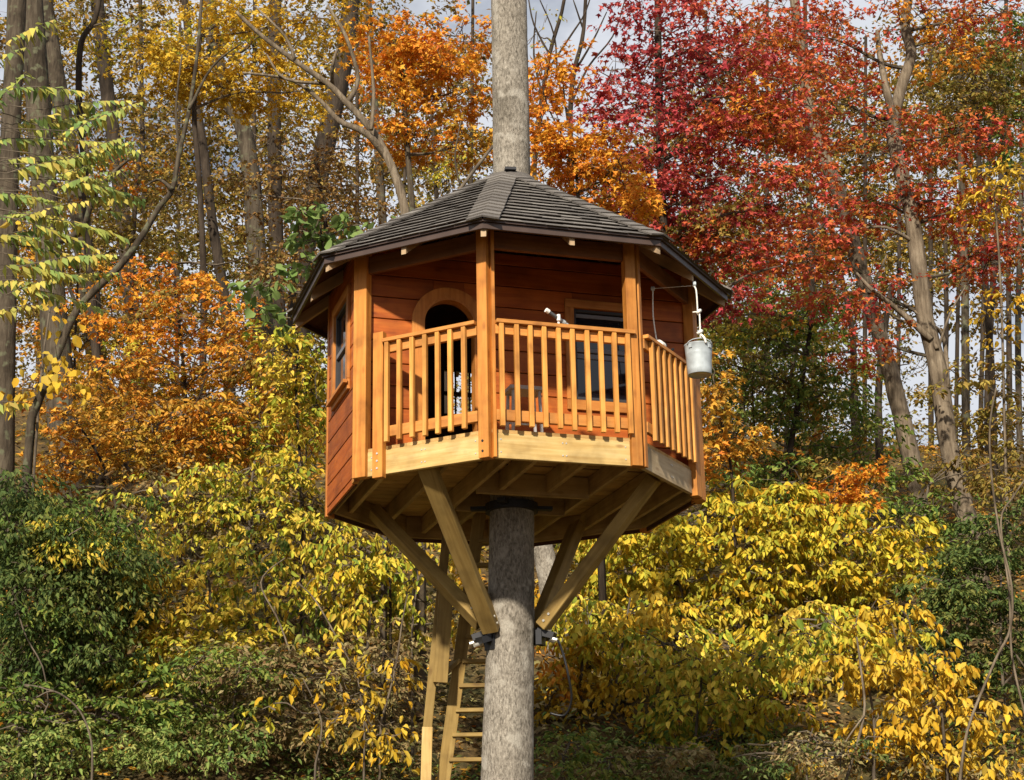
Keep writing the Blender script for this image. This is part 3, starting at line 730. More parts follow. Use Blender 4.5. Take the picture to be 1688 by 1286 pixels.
for k in range(8):
    tails[k] = rafter(RE, PHI + R(45) * (k - 2)); tails[k + .5] = rafter(AP, PHI + R(45) * (k - 1.5))

# braces, collars and brackets
def brace(p, q, w, t, up, boltside=1):
    b = beam('brace', Vector(p) + H0, Vector(q) + H0, w, t, up, M_BRACE, house, .006)
    return b
def brace_bolts(b, L_, w, t, side):
    M = _M[b.name]
    for s in (.06, .13):
        for sgn in (side,):
            p = M @ Vector((L_ / 2 - s, 0, t / 2 * sgn)); n = (M.to_3x3() @ Vector((0, 0, sgn))); mb = MB(); mb.tube([p - n * .004, p + n * .008], .011, 8); mb.build('bolt', M_BOLT, b)
def br(p, q, w=.14, t=.09, up=(0, -1, 0)):
    b = brace(p, q, w, t, up); L_ = (Vector(q) - Vector(p)).length; brace_bolts(b, L_, w, t, 1); return b
b1 = br((-.74, -1.20, .06), (-.195, -.17, -1.09), .095, .14, (1, -.3, 0))
b2 = br((-1.18, .42, .06), (-.27, .02, -1.0), .10, .14, (0, -1, .5))
b3 = br((1.13, -.72, .06), (.235, -.10, -1.05), .10, .14, (-.4, -1, 0))
b4 = br((.66, 1.05, .06), (.215, .12, -1.0), .10, .14, (.6, -1, 0))
kb = brace((-.30, -.12, -.75), (-.165, -.10, -1.06), .09, .13, (1, -.3, 0)); brace_bolts(kb, .34, .09, .13, 1)
def ring(name, z, r0, r1, h, mat):
    mb = MB(); n = 32; cx = .0117 * z
    V = [H0 + Vector((cx + r * math.cos(2 * math.pi * i / n), r * math.sin(2 * math.pi * i / n), z + zz)) for r, zz in ((r0, 0), (r1, 0), (r1, h), (r0, h)) for i in range(n)]
    mb.poly(V, [(j * n + i, j * n + (i + 1) % n, ((j + 1) % 4) * n + (i + 1) % n, ((j + 1) % 4) * n + i) for j in range(4) for i in range(n)])
    return mb.build(name, mat, house)
ring('collar', -.06, .17, .225, .07, M_BLACK)
for a in (.1, 3.05, 4.4):
    c = H0 + Vector((.25 * math.cos(a), .25 * math.sin(a), -.02)); mb = MB(); mb.box(Matrix.Translation(c) @ Matrix.Rotation(a, 4, 'Z'), .20, .07, .03); mb.build('bracket_plate', M_BLACK, house)
for (x, y, z, a) in ((-.235, -.12, -1.15, 3.7), (.265, -.08, -1.11, -.35), (.24, .12, -1.08, .5), (-.27, .04, -1.10, 3.0)):
    mb = MB(); c = H0 + Vector((x, y, z)); Mx = Matrix.Translation(c) @ Matrix.Rotation(a, 4, 'Z')
    mb.box(Mx @ Matrix.Rotation(R(18), 4, 'Y'), .15, .10, .055); mb.box(Mx @ Matrix.Translation((-.05, 0, -.03)), .05, .13, .12)
    bk = mb.build('bracket', M_BLACK, house)
    mb = MB(); mb.tube([Mx @ Vector((.05, -.03, -.045)), Mx @ Vector((.10, -.03, -.06))], .016, 10); mb.build('bolt', M_BOLT, bk)

# ------------------------------------------------------------------ loose things on the house
# bucket on a rope
def bucket():
    c = Vector((1.517, -.889, 0)) + H0; zt, zb = 1.138, .880
    root = empty('bucket', c + Vector((0, 0, zb))); tag(root, 'galvanised metal bucket hanging from a rope off the right eave', 'bucket')
    n = 40; rows = [(.001, zb + .008), (.093, zb + .008), (.095, zb), (.098, zb + .004), (.1005, zb + .05), (.1075, zb + .17), (.109, zb + .176), (.1085, zb + .183), (.1155, zt - .006), (.1180, zt - .003), (.1180, zt + .002), (.1145, zt + .002), (.093, zb + .02), (.001, zb + .02)]
    mb = MB(); V = [c + Vector((r * math.cos(2 * math.pi * i / n), r * math.sin(2 * math.pi * i / n), z)) for r, z in rows for i in range(n)]
    mb.poly(V, [(j * n + i, j * n + (i + 1) % n, (j + 1) * n + (i + 1) % n, (j + 1) * n + i) for j in range(len(rows) - 1) for i in range(n)])
    mb.build('body', M_GALV, root, smooth=True)
    for s in (-1, 1):
        mb = MB(); mb.box(Matrix.Translation(c + Vector((s * .080, -.082, zt - .028))) @ Matrix.Rotation(s * R(44), 4, 'Z'), .03, .008, .03); mb.build('ear', M_GALV, root)
    pts = [c + Vector((.108 * math.cos(a) * .95, -.02 - .075 * math.sin(a) * .6 - .04, zt - .012 + .042 * math.sin(a))) for a in np.linspace(math.pi, 0, 14)]
    mb = MB(); mb.tube(pts, .0045, 6); mb.build('handle', M_GALV, root, smooth=True)
    return c + Vector((0, -.10, zt + .030))
bt = bucket()
def rope():
    tail = Vector((1.504, -.925, 1.655)) + H0
    root = empty('rope', tail); tag(root, 'white hoist rope running over a pulley on the right eave', 'rope')
    mb = MB(); pts = smooth_path([tail + Vector((-.01, 0, 0)), tail + Vector((.012, -.012, -.05)), tail + Vector((.018, .0, -.25)), bt + Vector((.006, -.0, .22)), bt + Vector((.004, 0, .0))], 6)
    mb.tube(pts, .0068, 7)
    for zz, s in ((.05, .02), (.23, .015)): mb.tube([bt + Vector((-s, -.003, zz - .012)), bt + Vector((0, -.012, zz)), bt + Vector((s, 0, zz + .014))], .015, 8)
    mb.tube(smooth_path([bt + Vector((.0, 0, .04)), bt + Vector((.03, -.02, .0)), bt + Vector((.045, -.015, -.045))], 4), .010, 6)
    mb.tube([bt + Vector((-.05, -.004, .225)), bt + Vector((.0, -.01, .23))], .006, 6)
    mb.build('hanging_line', M_ROPE, root, smooth=True)
    f = Fr(J(3, 1.55), J(4, 1.55)); a = f.p(.56, -.03, 1.69); b = f.p(.552, -.01, 1.19)
    mb = MB(); mb.tube(smooth_path([a, a * .5 + b * .5 + Vector((-.015, 0, 0)), b], 5), .006, 6); mb.build('pull_line', M_ROPE, root, smooth=True)
    mb = MB(); mb.tube([tail, a], .0022, 5); mb.build('cross_line', M_ROPE, root)
    mb = MB(); mb.tube([a + Vector((-.015, 0, .0)), a + Vector((.015, 0, .0))], .018, 12); mb.build('pulley', M_GALV, root)
    mb = MB(); mb.tube([tail + Vector((-.012, 0, .012)), tail + Vector((.012, 0, .012))], .024, 12); mb.build('pulley', M_GALV, root)
    mb = MB(); c = f.p(.535, .02, 1.165); mb.tube([c - f.u * .03, c + f.u * .035], .045, 12); mb.build('rope_coil', M_ROPE, root)
    mb = MB(); c = f.p(.60, .02, 1.16); mb.box(Matrix.Translation(c) @ Matrix.Rotation(R(40), 4, 'Z'), .05, .05, .08); mb.tube([c, c + Vector((.05, 0, -.03)), c + Vector((.09, .01, .0))], .012, 6); mb.build('cleat', M_BLACK, root)
rope()
def telescope():
    b = FB.p(.585, .03, 1.105); root = empty('telescope', b); tag(root, 'small telescope clamped on the middle of the porch railing, pointing up', 'telescope')
    a = FB.p(.452, .06, 1.215); c = FB.p(.66, .0, 1.12)
    p, q = Vector(a), Vector(c); d = (q - p)
    mb = MB(); mb.tube([p + d * .15, p + d * .72], .015, 14); mb.build('tube', M_TELE, root, smooth=False)
    mb = MB(); mb.tube([p, p + d * .13], .019, 14); mb.build('front_ring', M_WHITE, root)
    mb = MB(); mb.tube([p + d * .72, p + d * 1.02], .012, 10); mb.tube([p + d * .72, p + d * .82], .018, 10); mb.build('eyepiece', M_GALV, root)
    mb = MB(); m_ = p + d * .55; mb.tube([m_ + Vector((0, -.01, .03)), m_ + Vector((0, -.01, -.02))], .015, 10); mb.tube([m_, Vector((m_.x, m_.y, b.z))], .010, 8); mb.tube([b + FB.u * -.045, b + FB.u * .10], .010, 8); mb.build('mount', M_WHITE, root)
telescope()
def stool():
    c = FW.p(1.318, .30, .229); root = empty('stool', c); tag(root, 'low grey stool on the porch floor behind the balusters', 'stool')
    mb = MB(); Mx = Matrix((FW.u, -FW.n, Vector((0, 0, 1)))).transposed().to_4x4(); Mx.translation = c + Vector((0, 0, .505))
    mb.box(Mx, .29, .22, .03); mb.build('seat', M_STOOL, root)
    for a in (-1, 1):
        for b_ in (-1, 1):
            mb = MB(); mb.tube([c + FW.u * a * .125 + FW.n * b_ * .085, c + FW.u * a * .11 + FW.n * b_ * .075 + Vector((0, 0, .49))], .014, 8); mb.build('leg', M_STOOL, root)
    for b_ in (-1, 1):
        mb = MB(); mb.tube([c + FW.u * -.118 + FW.n * b_ * .08 + Vector((0, 0, .25)), c + FW.u * .118 + FW.n * b_ * .08 + Vector((0, 0, .25))], .009, 6); mb.build('stretcher', M_STOOL, root)
stool()
def ladder():
    yb, yt = 1.0, .62
    def lp(x, z): k = (z + 4.2) / 4.4; return Vector((x, 1.05 + (.60 - 1.05) * k, z)) + H0
    zg = .9 + .35 - ZD
    root = empty('ladder', lp(-.3, zg)); tag(root, 'steep wooden ladder rising behind the trunk to the deck hatch', 'ladder')
    def st(p, q, w, t, nm='stile', m_=M_BRACE): return beam(nm, p, q, w, t, (1, 0, 0), m_, root, .004)
    # stiles lean towards the trunk as they rise
    st(lp(-.80, -3.75), lp(-.24, .12), .05, .115)
    st(lp(-.12, -3.75), lp(.06, .12), .05, .09)
    z = -3.5
    while z < -.1:
        k = (z + 3.75) / 3.87; xl = -.80 + .56 * k + .022; xr = -.12 + .18 * k - .022
        beam('rung', lp(xl, z), lp(xr, z), .09, .034, (0, 0, 1), M_BRACE, root, .003); z += .208
    # hand rail post, lower piece lapped by an upper one
    g = lambda x, z: lp(x, z) + Vector((0, -.16, 0))
    o = st(g(-.78, -3.75), g(-.715, -1.78), .09, .09, 'hand_rail', M_PINE); o['label'] = 'paler lower hand rail post'
    st(g(-.715, -1.785), g(-.545, -.15), .085, .078, 'hand_rail')
    st(g(-.605, -1.42) + Vector((0, -.07, 0)), g(-.545, -.55) + Vector((0, -.07, 0)), .05, .125, 'lap_board')
    beam('lap_board', g(-.62, -1.36), lp(-.45, -1.2), .09, .035, (0, 0, 1), M_BRACE, root)
ladder()
def cable():
    a = np.array([.30, -.08, -1.13]) + np.array(H0); root = empty('cable', tuple(a)); tag(root, 'black cable hanging off the bracket right of the trunk', 'cable')
    mb = MB(); mb.tube(smooth_path([a, a + (.05, 0, -.02), a + (.10, .02, -.14), a + (.14, .03, -.32), a + (.17, .12, -.50), a + (.12, .22, -.62), a + (.0, .26, -.60)], 5), .010, 6); mb.build('line', M_BLACK, root, smooth=True)
cable()
exec_bg = True
# ==BG==
# ------------------------------------------------------------------ the wood behind
def stuff(name, Y, lobes, leafm, shape, size, per, spray_r, droop=.35, flat=.6, lay=.9):
    """a mass nobody could count, one object per leaf kind"""
    PP, DD, NN, SS = [], [], [], []
    for (px, py, rx, ry, dm, ns) in lobes:
        c = at(px, py, Y); sc = pxm(Y)
        for _ in range(ns):
            q = rdir(1)[0] * (rng.uniform(.05, 1) ** .4); s_ = c + q * np.array([rx * sc, dm, ry * sc])
            p, d, n_, z_ = spray(s_, q * np.array([1, .6, .5]), spray_r * rng.uniform(.6, 1.4), max(4, int(per * rng.uniform(.5, 1.4))), size, droop, flat, lay)
            k = p[:, 2] > ground(p[:, 0], p[:, 1]) + .02
            PP.append(p[k]); DD.append(d[k]); NN.append(n_[k]); SS.append(z_[k])
    return tag(link(name, leaves_mesh(name, np.concatenate(PP), np.concatenate(DD), np.concatenate(NN), np.concatenate(SS), shape, leafm)), kind='stuff')

# far wood beyond the crest of the hill
stuff('far_wood', 42, [(140, 250, 330, 330, 5, 500), (560, 230, 330, 300, 5, 520), (950, 420, 220, 160, 4, 160), (1250, 330, 300, 320, 5, 560), (1560, 280, 260, 300, 5, 460)], P_FAR, 'kite', .21, 62, .95)
stuff('far_thicket', 27, [(230, 480, 360, 150, 3, 330), (650, 560, 320, 130, 3, 200), (1150, 640, 300, 140, 3, 260), (1560, 720, 260, 110, 3, 120)], P_OLI, 'kite', .14, 55, .6)

def far_trees():
    where = ['far left behind the broad grey trunk', 'behind the straight dark trunk at the top left', 'left of the slim black trunk, short of the top', 'behind the brown trunk curving left', 'behind the pale crooked sapling', 'behind the orange crown left of the host trunk', 'directly left of the host trunk', 'behind the crimson maple', 'right of the crimson maple trunk', 'left of the grey leaning trunk', 'behind the grey leaning trunk', 'just left of the pale maple trunk', 'behind the pale maple trunk', 'against the sky right of the pale maple', 'behind the olive tree in the upper right', 'at the far right edge']
    for i, (px, w_, top, lean) in enumerate(((60, 12, -60, 10), (250, 11, -80, -8), (290, 8, 40, 10), (415, 10, -60, 6), (590, 9, -40, -10), (660, 8, 20, 8), (770, 9, -60, 4), (1180, 10, 20, -10), (1265, 9, -20, 8), (1345, 12, 0, -14), (1425, 9, 60, 8), (1480, 8, 160, 10), (1535, 10, 40, -6), (1575, 8, 0, 6), (1615, 9, 120, 10), (1665, 11, -40, -6))):
        Y = rng.uniform(28, 38); k = rng.uniform(-30, 30)
        plant('far_tree', 'thin far tree beyond the crest, ' + where[i], 'tree', Y, [([(px, 780), (px + lean * .4 + k * .1, 520), (px + lean + k * .3, 260), (px + lean * 1.4 + k * .4, top)], w_, w_ * .6)],
              [(px + lean + k, top + 120 + rng.uniform(0, 120), 70, 80, 1.5, 8), (px + lean - k, top + 330, 60, 60, 1.5, 5)], B_DARK, P_FAR, 'kite', .19, per=40, spray_r=.8, group='thin far trees beyond the crest')
far_trees()
G1 = 'bare trunked trees on the left slope'; G2 = 'bare trunked trees on the right slope'
def T(label, Y, path, w0, w1, bk=B_DARK, lobes=(), lm=P_FAR, name='tree', group=None, **k):
    return plant(name, label, 'tree', Y, [(path, w0, w1)], list(lobes), bk, lm, group=group, **k)

# ---- left slope trunks
T('thick grey trunk at the far left edge, leftmost of the left slope', 9, [(4, 780), (8, 560), (16, 260), (28, 0), (36, -260)], 38, 30, B_GREY, [(30, -150, 90, 80, .8, 14)], P_OLI, group=G1, per=30)
T('broad grey trunk second from the left edge', 12, [(112, 790), (88, 520), (72, 300), (56, 60), (40, -260)], 50, 36, B_GREY, [(40, -120, 110, 90, 1, 14)], P_OLI, group=G1, per=30)
T('grey trunk third from the left, leaning left behind the broad one', 15, [(172, 720), (140, 420), (112, 230), (78, 30), (50, -200)], 36, 24, B_GREY, [(90, 30, 90, 60, 1, 12)], P_YOR, group=G1, per=30)
T('thin dark trunk with an elbow near the upper left corner', 11, [(168, 700), (146, 420), (138, 250), (130, 160), (134, 70), (160, 20), (175, -120)], 15, 8, B_DARK, [(180, 40, 90, 60, .8, 12)], P_YEL, group=G1, per=34)
T('straight dark trunk at the top left, fifth from the edge', 20, [(230, 640), (200, 330), (178, 160), (160, 0), (150, -150)], 26, 22, B_DARK, [(190, 40, 130, 90, 1.5, 22)], P_FAR, group=G1, shape='kite', size=.13)
T('slim black trunk standing before a patch of pale sky on the left', 19, [(378, 640), (374, 520), (352, 380), (336, 250), (318, 130), (300, -60)], 20, 13, B_DARK, [(300, 330, 70, 80, 1, 18), (280, 200, 80, 70, 1, 16)], P_FAR, group=G1, size=.11)
T('brown trunk curving left above the big green leaves', 16, [(440, 600), (424, 430), (414, 290), (400, 210), (376, 160), (350, 60), (340, -80)], 34, 24, B_GREY, [(360, 80, 110, 60, 1.2, 26)], P_YEL, group=G1, size=.125, shape='lobed')
T('dark upright trunk between the two brown ones left of the roof', 22, [(462, 600), (455, 400), (452, 200), (454, 0), (456, -120)], 26, 22, B_DARK, [(470, 240, 110, 110, 1.5, 30)], P_FAR, group=G1, size=.12)
T('thick dark trunk leaning right above the left roof slope', 23, [(490, 600), (500, 420), (524, 290), (552, 170), (572, 60), (590, -100)], 40, 30, B_DARK, [(520, 330, 90, 90, 1.5, 30)], P_BRN, group=G1, size=.12)
T('slender grey trunk behind the orange maple left of the host trunk', 18, [(640, 640), (632, 400), (622, 230), (612, 100), (604, -80)], 17, 11, B_GREY, [(600, 30, 90, 60, 1, 22), (720, 260, 70, 90, 1, 22)], P_OLI, group=G1, size=.11)
T('thin black sapling just left of the host trunk above the roof', 14, [(735, 560), (722, 380), (716, 240), (712, 190), (730, 120), (722, 40)], 9, 5, B_DARK, [(745, 290, 45, 60, .8, 16)], P_YGR, group=G1, size=.09)
# crooked saplings
plant('bare_sapling', 'grey crooked sapling bending up from the left edge, mostly leafless', 'tree', 6, [([(52, 690), (92, 590), (128, 510), (196, 440), (232, 392), (262, 342), (284, 312), (296, 250), (312, 180), (326, 80), (334, -30)], 15, 5)], [],
      B_GREY, P_YEL, bare=[([(284, 312), (262, 296), (240, 306)], 7, 3), ([(128, 510), (112, 470), (92, 440)], 8, 3), ([(196, 440), (202, 470)], 5, 3), ([(296, 250), (290, 180), (300, 90)], 6, 3), ([(312, 180), (350, 110), (400, 70)], 6, 2), ([(140, 372), (158, 318), (190, 282), (214, 262)], 12, 4), ([(158, 318), (148, 270), (140, 226)], 8, 4), ([(88, 400), (120, 390), (140, 372)], 13, 12)])
plant('bare_sapling', 'pale crooked sapling rising from behind the left roof slope', 'tree', 5, [([(690, 640), (684, 470), (672, 380), (662, 322), (640, 262), (612, 214), (572, 170), (540, 138), (486, 100), (430, 58), (390, 20)], 20, 6)], [],
      B_PALE, P_YEL, bare=[([(640, 262), (604, 220), (560, 200), (530, 168), (480, 132), (400, 120)], 14, 4), ([(548, 146), (548, 110), (556, 80)], 9, 4), ([(572, 170), (590, 130), (570, 60), (540, 10)], 10, 5), ([(486, 100), (470, 60), (420, 10)], 7, 3), ([(612, 214), (616, 150), (608, 60)], 8, 4), ([(540, 138), (470, 130), (440, 90)], 7, 3)])
plant('bare_sapling', 'thin leaning branch touching the left roof slope near the host trunk', 'tree', 4, [([(640, 560), (690, 400), (722, 365), (760, 310), (796, 262), (830, 220)], 10, 5)], [], B_TWIG, P_YEL, bare=[([(696, 396), (704, 370), (700, 350)], 4, 2), ([(760, 310), (750, 260), (760, 200)], 4, 2)])
# bare crowns against the sky right of the host trunk
T('bare dark tree against the sky just right of the host trunk', 17, [(882, 560), (880, 300), (888, 200), (906, 90), (930, 0), (940, -120)], 11, 5, B_DARK, [(890, 60, 40, 70, .8, 6)], P_YGR, bare=[([(888, 200), (862, 120), (850, 70)], 6, 2), ([(900, 120), (940, 60), (965, 20), (980, -30)], 5, 2), ([(894, 160), (880, 90), (884, 20)], 5, 2), ([(906, 90), (880, 40), (870, -10)], 4, 2)], group='bare trees against the sky', size=.09, per=16)
T('bare dark tree against the sky, left of the crimson maple', 19, [(960, 560), (944, 330), (940, 200), (946, 120), (962, 50), (968, -80)], 12, 6, B_DARK, [(960, 330, 60, 60, .8, 12)], P_OLI, bare=[([(940, 200), (920, 130), (914, 60), (890, 0)], 5, 2), ([(946, 120), (976, 70), (1000, 20)], 5, 2), ([(942, 170), (970, 110), (1010, 60), (1030, 0)], 5, 2), ([(962, 50), (945, 0)], 4, 2), ([(941, 220), (990, 160), (1010, 110)], 4, 2)], group='bare trees against the sky', size=.09, per=16)

# ---- right slope trunks
RL = [(1440, 250, 130, 60, 1.3, 34), (1360, 170, 120, 70, 1.3, 40), (1590, 215, 100, 28, .9, 26), (1620, 345, 90, 34, .9, 24), (1560, 330, 80, 24, .9, 16), (1440, 335, 70, 22, .8, 16), (1640, 430, 70, 34, .9, 22), (1340, 60, 110, 70, 1.2, 40), (1540, 70, 90, 60, 1.1, 20, P_ORA), (1500, 20, 130, 60, 1.2, 28), (1640, 30, 90, 50, 1.1, 20), (1380, 480, 110, 40, 1.1, 26), (1420, 560, 60, 24, .8, 12)]
T('pale crooked trunk of the red maple on the right slope', 10, [(1608, 930), (1592, 850), (1565, 740), (1546, 610), (1524, 520), (1512, 420), (1500, 340), (1480, 260), (1472, 210), (1484, 150), (1502, 90), (1492, 40), (1502, -40), (1500, -160)], 36, 14, B_PALE, RL, P_RED, name='red_maple', shape='lobed', size=.10, per=38, spray_r=.42, droop=.3, flat=.45,
  bare=[([(1474, 205), (1462, 150), (1450, 90), (1446, 50)], 16, 7), ([(1535, 560), (1480, 510), (1440, 480), (1412, 450)], 13, 4), ([(1545, 575), (1520, 540), (1470, 520), (1440, 460)], 8, 3), ([(1562, 640), (1556, 560), (1530, 530), (1490, 500)], 9, 4), ([(1575, 740), (1560, 690), (1540, 660)], 10, 5), ([(1508, 400), (1460, 375), (1410, 378)], 8, 3), ([(1540, 600), (1565, 520), (1600, 460)], 6, 2), ([(1500, 340), (1530, 270), (1535, 200)], 7, 3)])
T('grey trunk leaning left beside the pale maple on the right slope', 13, [(1528, 900), (1500, 750), (1472, 630), (1446, 540), (1412, 420), (1384, 320), (1360, 260), (1330, 150), (1310, 0), (1300, -120)], 33, 16, B_PALE, [(1300, 60, 120, 80, 1.2, 26), (1250, 400, 90, 50, 1, 22), (1330, 400, 90, 50, 1, 22)], P_RED, name='red_maple', shape='lobed', size=.105, per=42, flat=.45,
  bare=[([(1384, 320), (1350, 380), (1300, 430)], 8, 3), ([(1446, 540), (1440, 480), (1462, 420)], 6, 3)])
for lab, Y, path, w0, w1, bk, lob, lm in (
    ('dark forked trunk deep in the shade right of the bucket', 17, [(1395, 860), (1412, 740), (1408, 640), (1404, 540), (1380, 430)], 15, 9, B_DARK, [(1340, 560, 80, 60, 1, 22)], P_GRN),
    ('black trunk behind the grey leaning one, near the small orange maple', 18, [(1452, 900), (1450, 760), (1448, 650), (1456, 560), (1470, 470)], 16, 9, B_DARK, [(1500, 600, 60, 40, 1, 8)], P_OLI),
    ('straight grey trunk against the sky right of the pale maple', 22, [(1594, 840), (1592, 640), (1590, 440), (1584, 250), (1580, 100)], 15, 11, B_GREY, [(1600, 150, 90, 110, 1.6, 44)], P_OLI),
    ('dark pole-like trunk near the right edge', 23, [(1632, 860), (1628, 660), (1636, 480), (1650, 300), (1655, 120)], 13, 9, B_DARK, [(1650, 170, 70, 110, 1.6, 40)], P_OLI),
    ('thin grey trunk at the right edge, last of the slope', 20, [(1684, 840), (1678, 560), (1684, 300), (1690, 50)], 11, 8, B_GREY, [(1660, 330, 60, 60, 1.2, 24)], P_YOR),
    ('slim dark trunk behind the pale maple elbow', 21, [(1556, 860), (1552, 700), (1560, 560), (1558, 380)], 11, 7, B_DARK, [(1560, 440, 60, 40, 1, 10)], P_OLI),
    ('dark sapling with a bowed stem beside the grey leaning trunk', 15, [(1440, 860), (1430, 800), (1412, 740), (1404, 660), (1410, 590)], 12, 6, B_DARK, [(1380, 690, 60, 40, .9, 16)], P_GRN),
    ('slim black stem left of the bowed sapling', 16, [(1300, 860), (1296, 760), (1302, 640), (1320, 540), (1350, 480)], 10, 6, B_DARK, [(1270, 520, 100, 70, 1.2, 40)], P_GRN),
    ('dark trunk in the green shade behind the bucket', 16, [(1226, 860), (1222, 720), (1230, 600), (1245, 480)], 12, 8, B_DARK, [(1210, 500, 80, 70, 1.2, 34), (1240, 650, 110, 70, 1.2, 40)], P_GRN)):
    T(lab, Y, path, w0, w1, bk, lob, lm, group=G2, size=.10, per=46)

# ---- maples and small trees in colour
T('large crimson maple filling the upper right above the roof', 8, [(1112, 900), (1100, 600), (1092, 350), (1086, 150), (1084, -40)], 20, 12, B_DARK,
  [(1090, 50, 100, 70, 1.3, 44), (1170, 130, 120, 70, 1.4, 50), (1040, 200, 70, 60, 1, 20), (1110, 250, 120, 50, 1.3, 46), (1230, 50, 90, 80, 1.3, 34, P_RED), (1240, 230, 120, 60, 1.3, 44, P_RED), (1150, 330, 130, 44, 1.2, 44), (1290, 330, 110, 50, 1.2, 34, P_RED), (1300, 150, 80, 70, 1.2, 28, P_RED), (1080, 330, 70, 40, 1, 18), (1230, 420, 90, 34, 1, 20, P_RED), (1200, 480, 46, 26, .8, 11), (1020, 120, 50, 60, .8, 12), (1180, 390, 70, 30, .9, 16, P_OLI), (1120, 380, 60, 24, .8, 10, P_RED), (1330, 430, 80, 30, 1, 14, P_RED), (1200, 200, 80, 40, 1, 14, P_ORA)],
  P_CRIM, name='crimson_maple', shape='lobed', size=.10, per=46, spray_r=.42, flat=.22)
T('bright orange maple directly behind the right roof slope', 6, [(985, 760), (970, 560), (958, 400), (950, 280)], 12, 6, B_DARK,
  [(960, 260, 70, 34, .9, 34), (1000, 300, 70, 40, .9, 30), (920, 240, 40, 40, .8, 18), (895, 150, 30, 50, .8, 14), (930, 110, 40, 40, .8, 8), (1030, 350, 40, 26, .7, 12), (900, 200, 34, 34, .7, 10)], P_ORA, name='orange_maple', shape='lobed', size=.095, per=46, spray_r=.3, flat=.5)
T('orange maple crown above the left roof slope beside the host trunk', 9, [(700, 760), (690, 480), (676, 300), (668, 200), (660, 90)], 14, 7, B_GREY,
  [(640, 80, 70, 44, 1, 36), (700, 110, 80, 50, 1, 40), (750, 150, 50, 40, .9, 22), (650, 160, 40, 26, .8, 12), (690, 220, 60, 20, .8, 16), (760, 60, 50, 40, .9, 14), (765, 240, 40, 26, .8, 12, P_ORS), (640, 215, 30, 16, .7, 6)], P_ORA, name='orange_maple', shape='lobed', size=.10, per=46, spray_r=.33, flat=.5)
T('golden maple crown spreading across the upper left', 11, [(330, 760), (336, 500), (330, 320), (320, 180), (330, 60)], 13, 7, B_DARK,
  [(300, 130, 70, 34, 1, 30), (370, 130, 70, 36, 1, 34), (430, 120, 60, 44, 1, 24), (480, 60, 80, 44, 1.1, 16), (240, 90, 60, 44, 1, 16), (330, 40, 80, 40, 1, 14), (500, 150, 44, 30, .8, 12), (390, 20, 70, 34, 1, 14), (540, 30, 60, 40, 1, 12)], P_YOR, name='golden_maple', shape='lobed', size=.10, per=44, spray_r=.34, flat=.5)
T('flame orange understory maple halfway up the left slope', 9, [(300, 800), (306, 660), (296, 540), (286, 430)], 8, 4, B_DARK,
  [(270, 465, 80, 18, 1, 18), (340, 500, 80, 16, 1, 18), (220, 520, 80, 18, 1, 16), (320, 550, 100, 18, 1, 18), (250, 585, 90, 18, 1, 12), (360, 600, 90, 20, 1, 14), (300, 520, 90, 24, 1, 8, P_OLI), (240, 610, 90, 24, 1, 8, P_YGR), (400, 640, 80, 24, 1, 8, P_OLI), (290, 630, 110, 18, 1.1, 22, P_ORS), (450, 610, 70, 24, 1, 14, P_ORS), (400, 560, 60, 20, .9, 12, P_ORS), (200, 470, 50, 20, .8, 8)], P_ORA, name='orange_maple', shape='lobed', size=.095, per=36, spray_r=.42, flat=.16)
T('rosy orange sapling at the foot of the broad left trunk', 7, [(196, 860), (180, 790), (150, 730), (120, 690)], 6, 3, B_DARK, [(110, 690, 60, 14, .7, 12), (150, 730, 70, 16, .7, 18), (110, 770, 70, 14, .7, 14), (230, 700, 50, 16, .7, 10), (220, 740, 50, 20, .6, 10), (85, 790, 30, 12, .5, 5)], P_ORS, name='orange_maple', shape='lobed', size=.095, per=30, spray_r=.26, flat=.35)
T('low rusty maple spreading across the middle of the left slope', 10, [(420, 880), (410, 780), (400, 680)], 7, 4, B_DARK, [(200, 620, 80, 24, 1, 14), (230, 680, 90, 24, 1, 18), (330, 690, 100, 22, 1.1, 16), (430, 680, 90, 22, 1.1, 15), (360, 660, 110, 26, 1.1, 9, P_YGR), (230, 700, 80, 24, 1.1, 7, P_OLI), (500, 640, 60, 30, 1, 16, P_YOR), (280, 740, 90, 24, 1, 16, P_YOR), (400, 740, 90, 24, 1, 16, P_YOR), (150, 640, 60, 24, .9, 10), (500, 710, 50, 30, .9, 12, P_YOR)], P_ORS, name='orange_maple', shape='lobed', size=.10, per=40, spray_r=.42, flat=.2)
T('amber leaved sapling between the far left trunks', 13, [(120, 700), (124, 560), (130, 420)], 6, 3, B_DARK, [(60, 430, 60, 40, 1, 10), (130, 470, 60, 40, 1, 10), (40, 560, 60, 40, 1, 10), (150, 560, 60, 40, 1, 12), (90, 330, 60, 40, 1, 8), (200, 280, 60, 40, 1, 10, P_ORA), (110, 650, 80, 30, 1, 12)], P_ORS, name='orange_maple', shape='lobed', size=.11, per=34, spray_r=.42, flat=.3)
T('rusty sapling in the shade between the bucket and the leaning trunks', 13, [(1250, 880), (1246, 760), (1240, 640)], 6, 3, B_DARK, [(1210, 560, 60, 30, 1, 10, P_YGR), (1300, 660, 70, 24, 1, 10), (1260, 780, 90, 26, 1, 14), (1340, 740, 70, 26, 1, 10), (1400, 600, 40, 20, .8, 6), (1190, 620, 40, 24, .9, 8), (1300, 500, 60, 24, 1, 8, P_YGR), (1430, 800, 60, 30, 1, 8, P_YGR)], P_ORS, name='orange_maple', shape='lobed', size=.11, per=30, spray_r=.4, flat=.25)
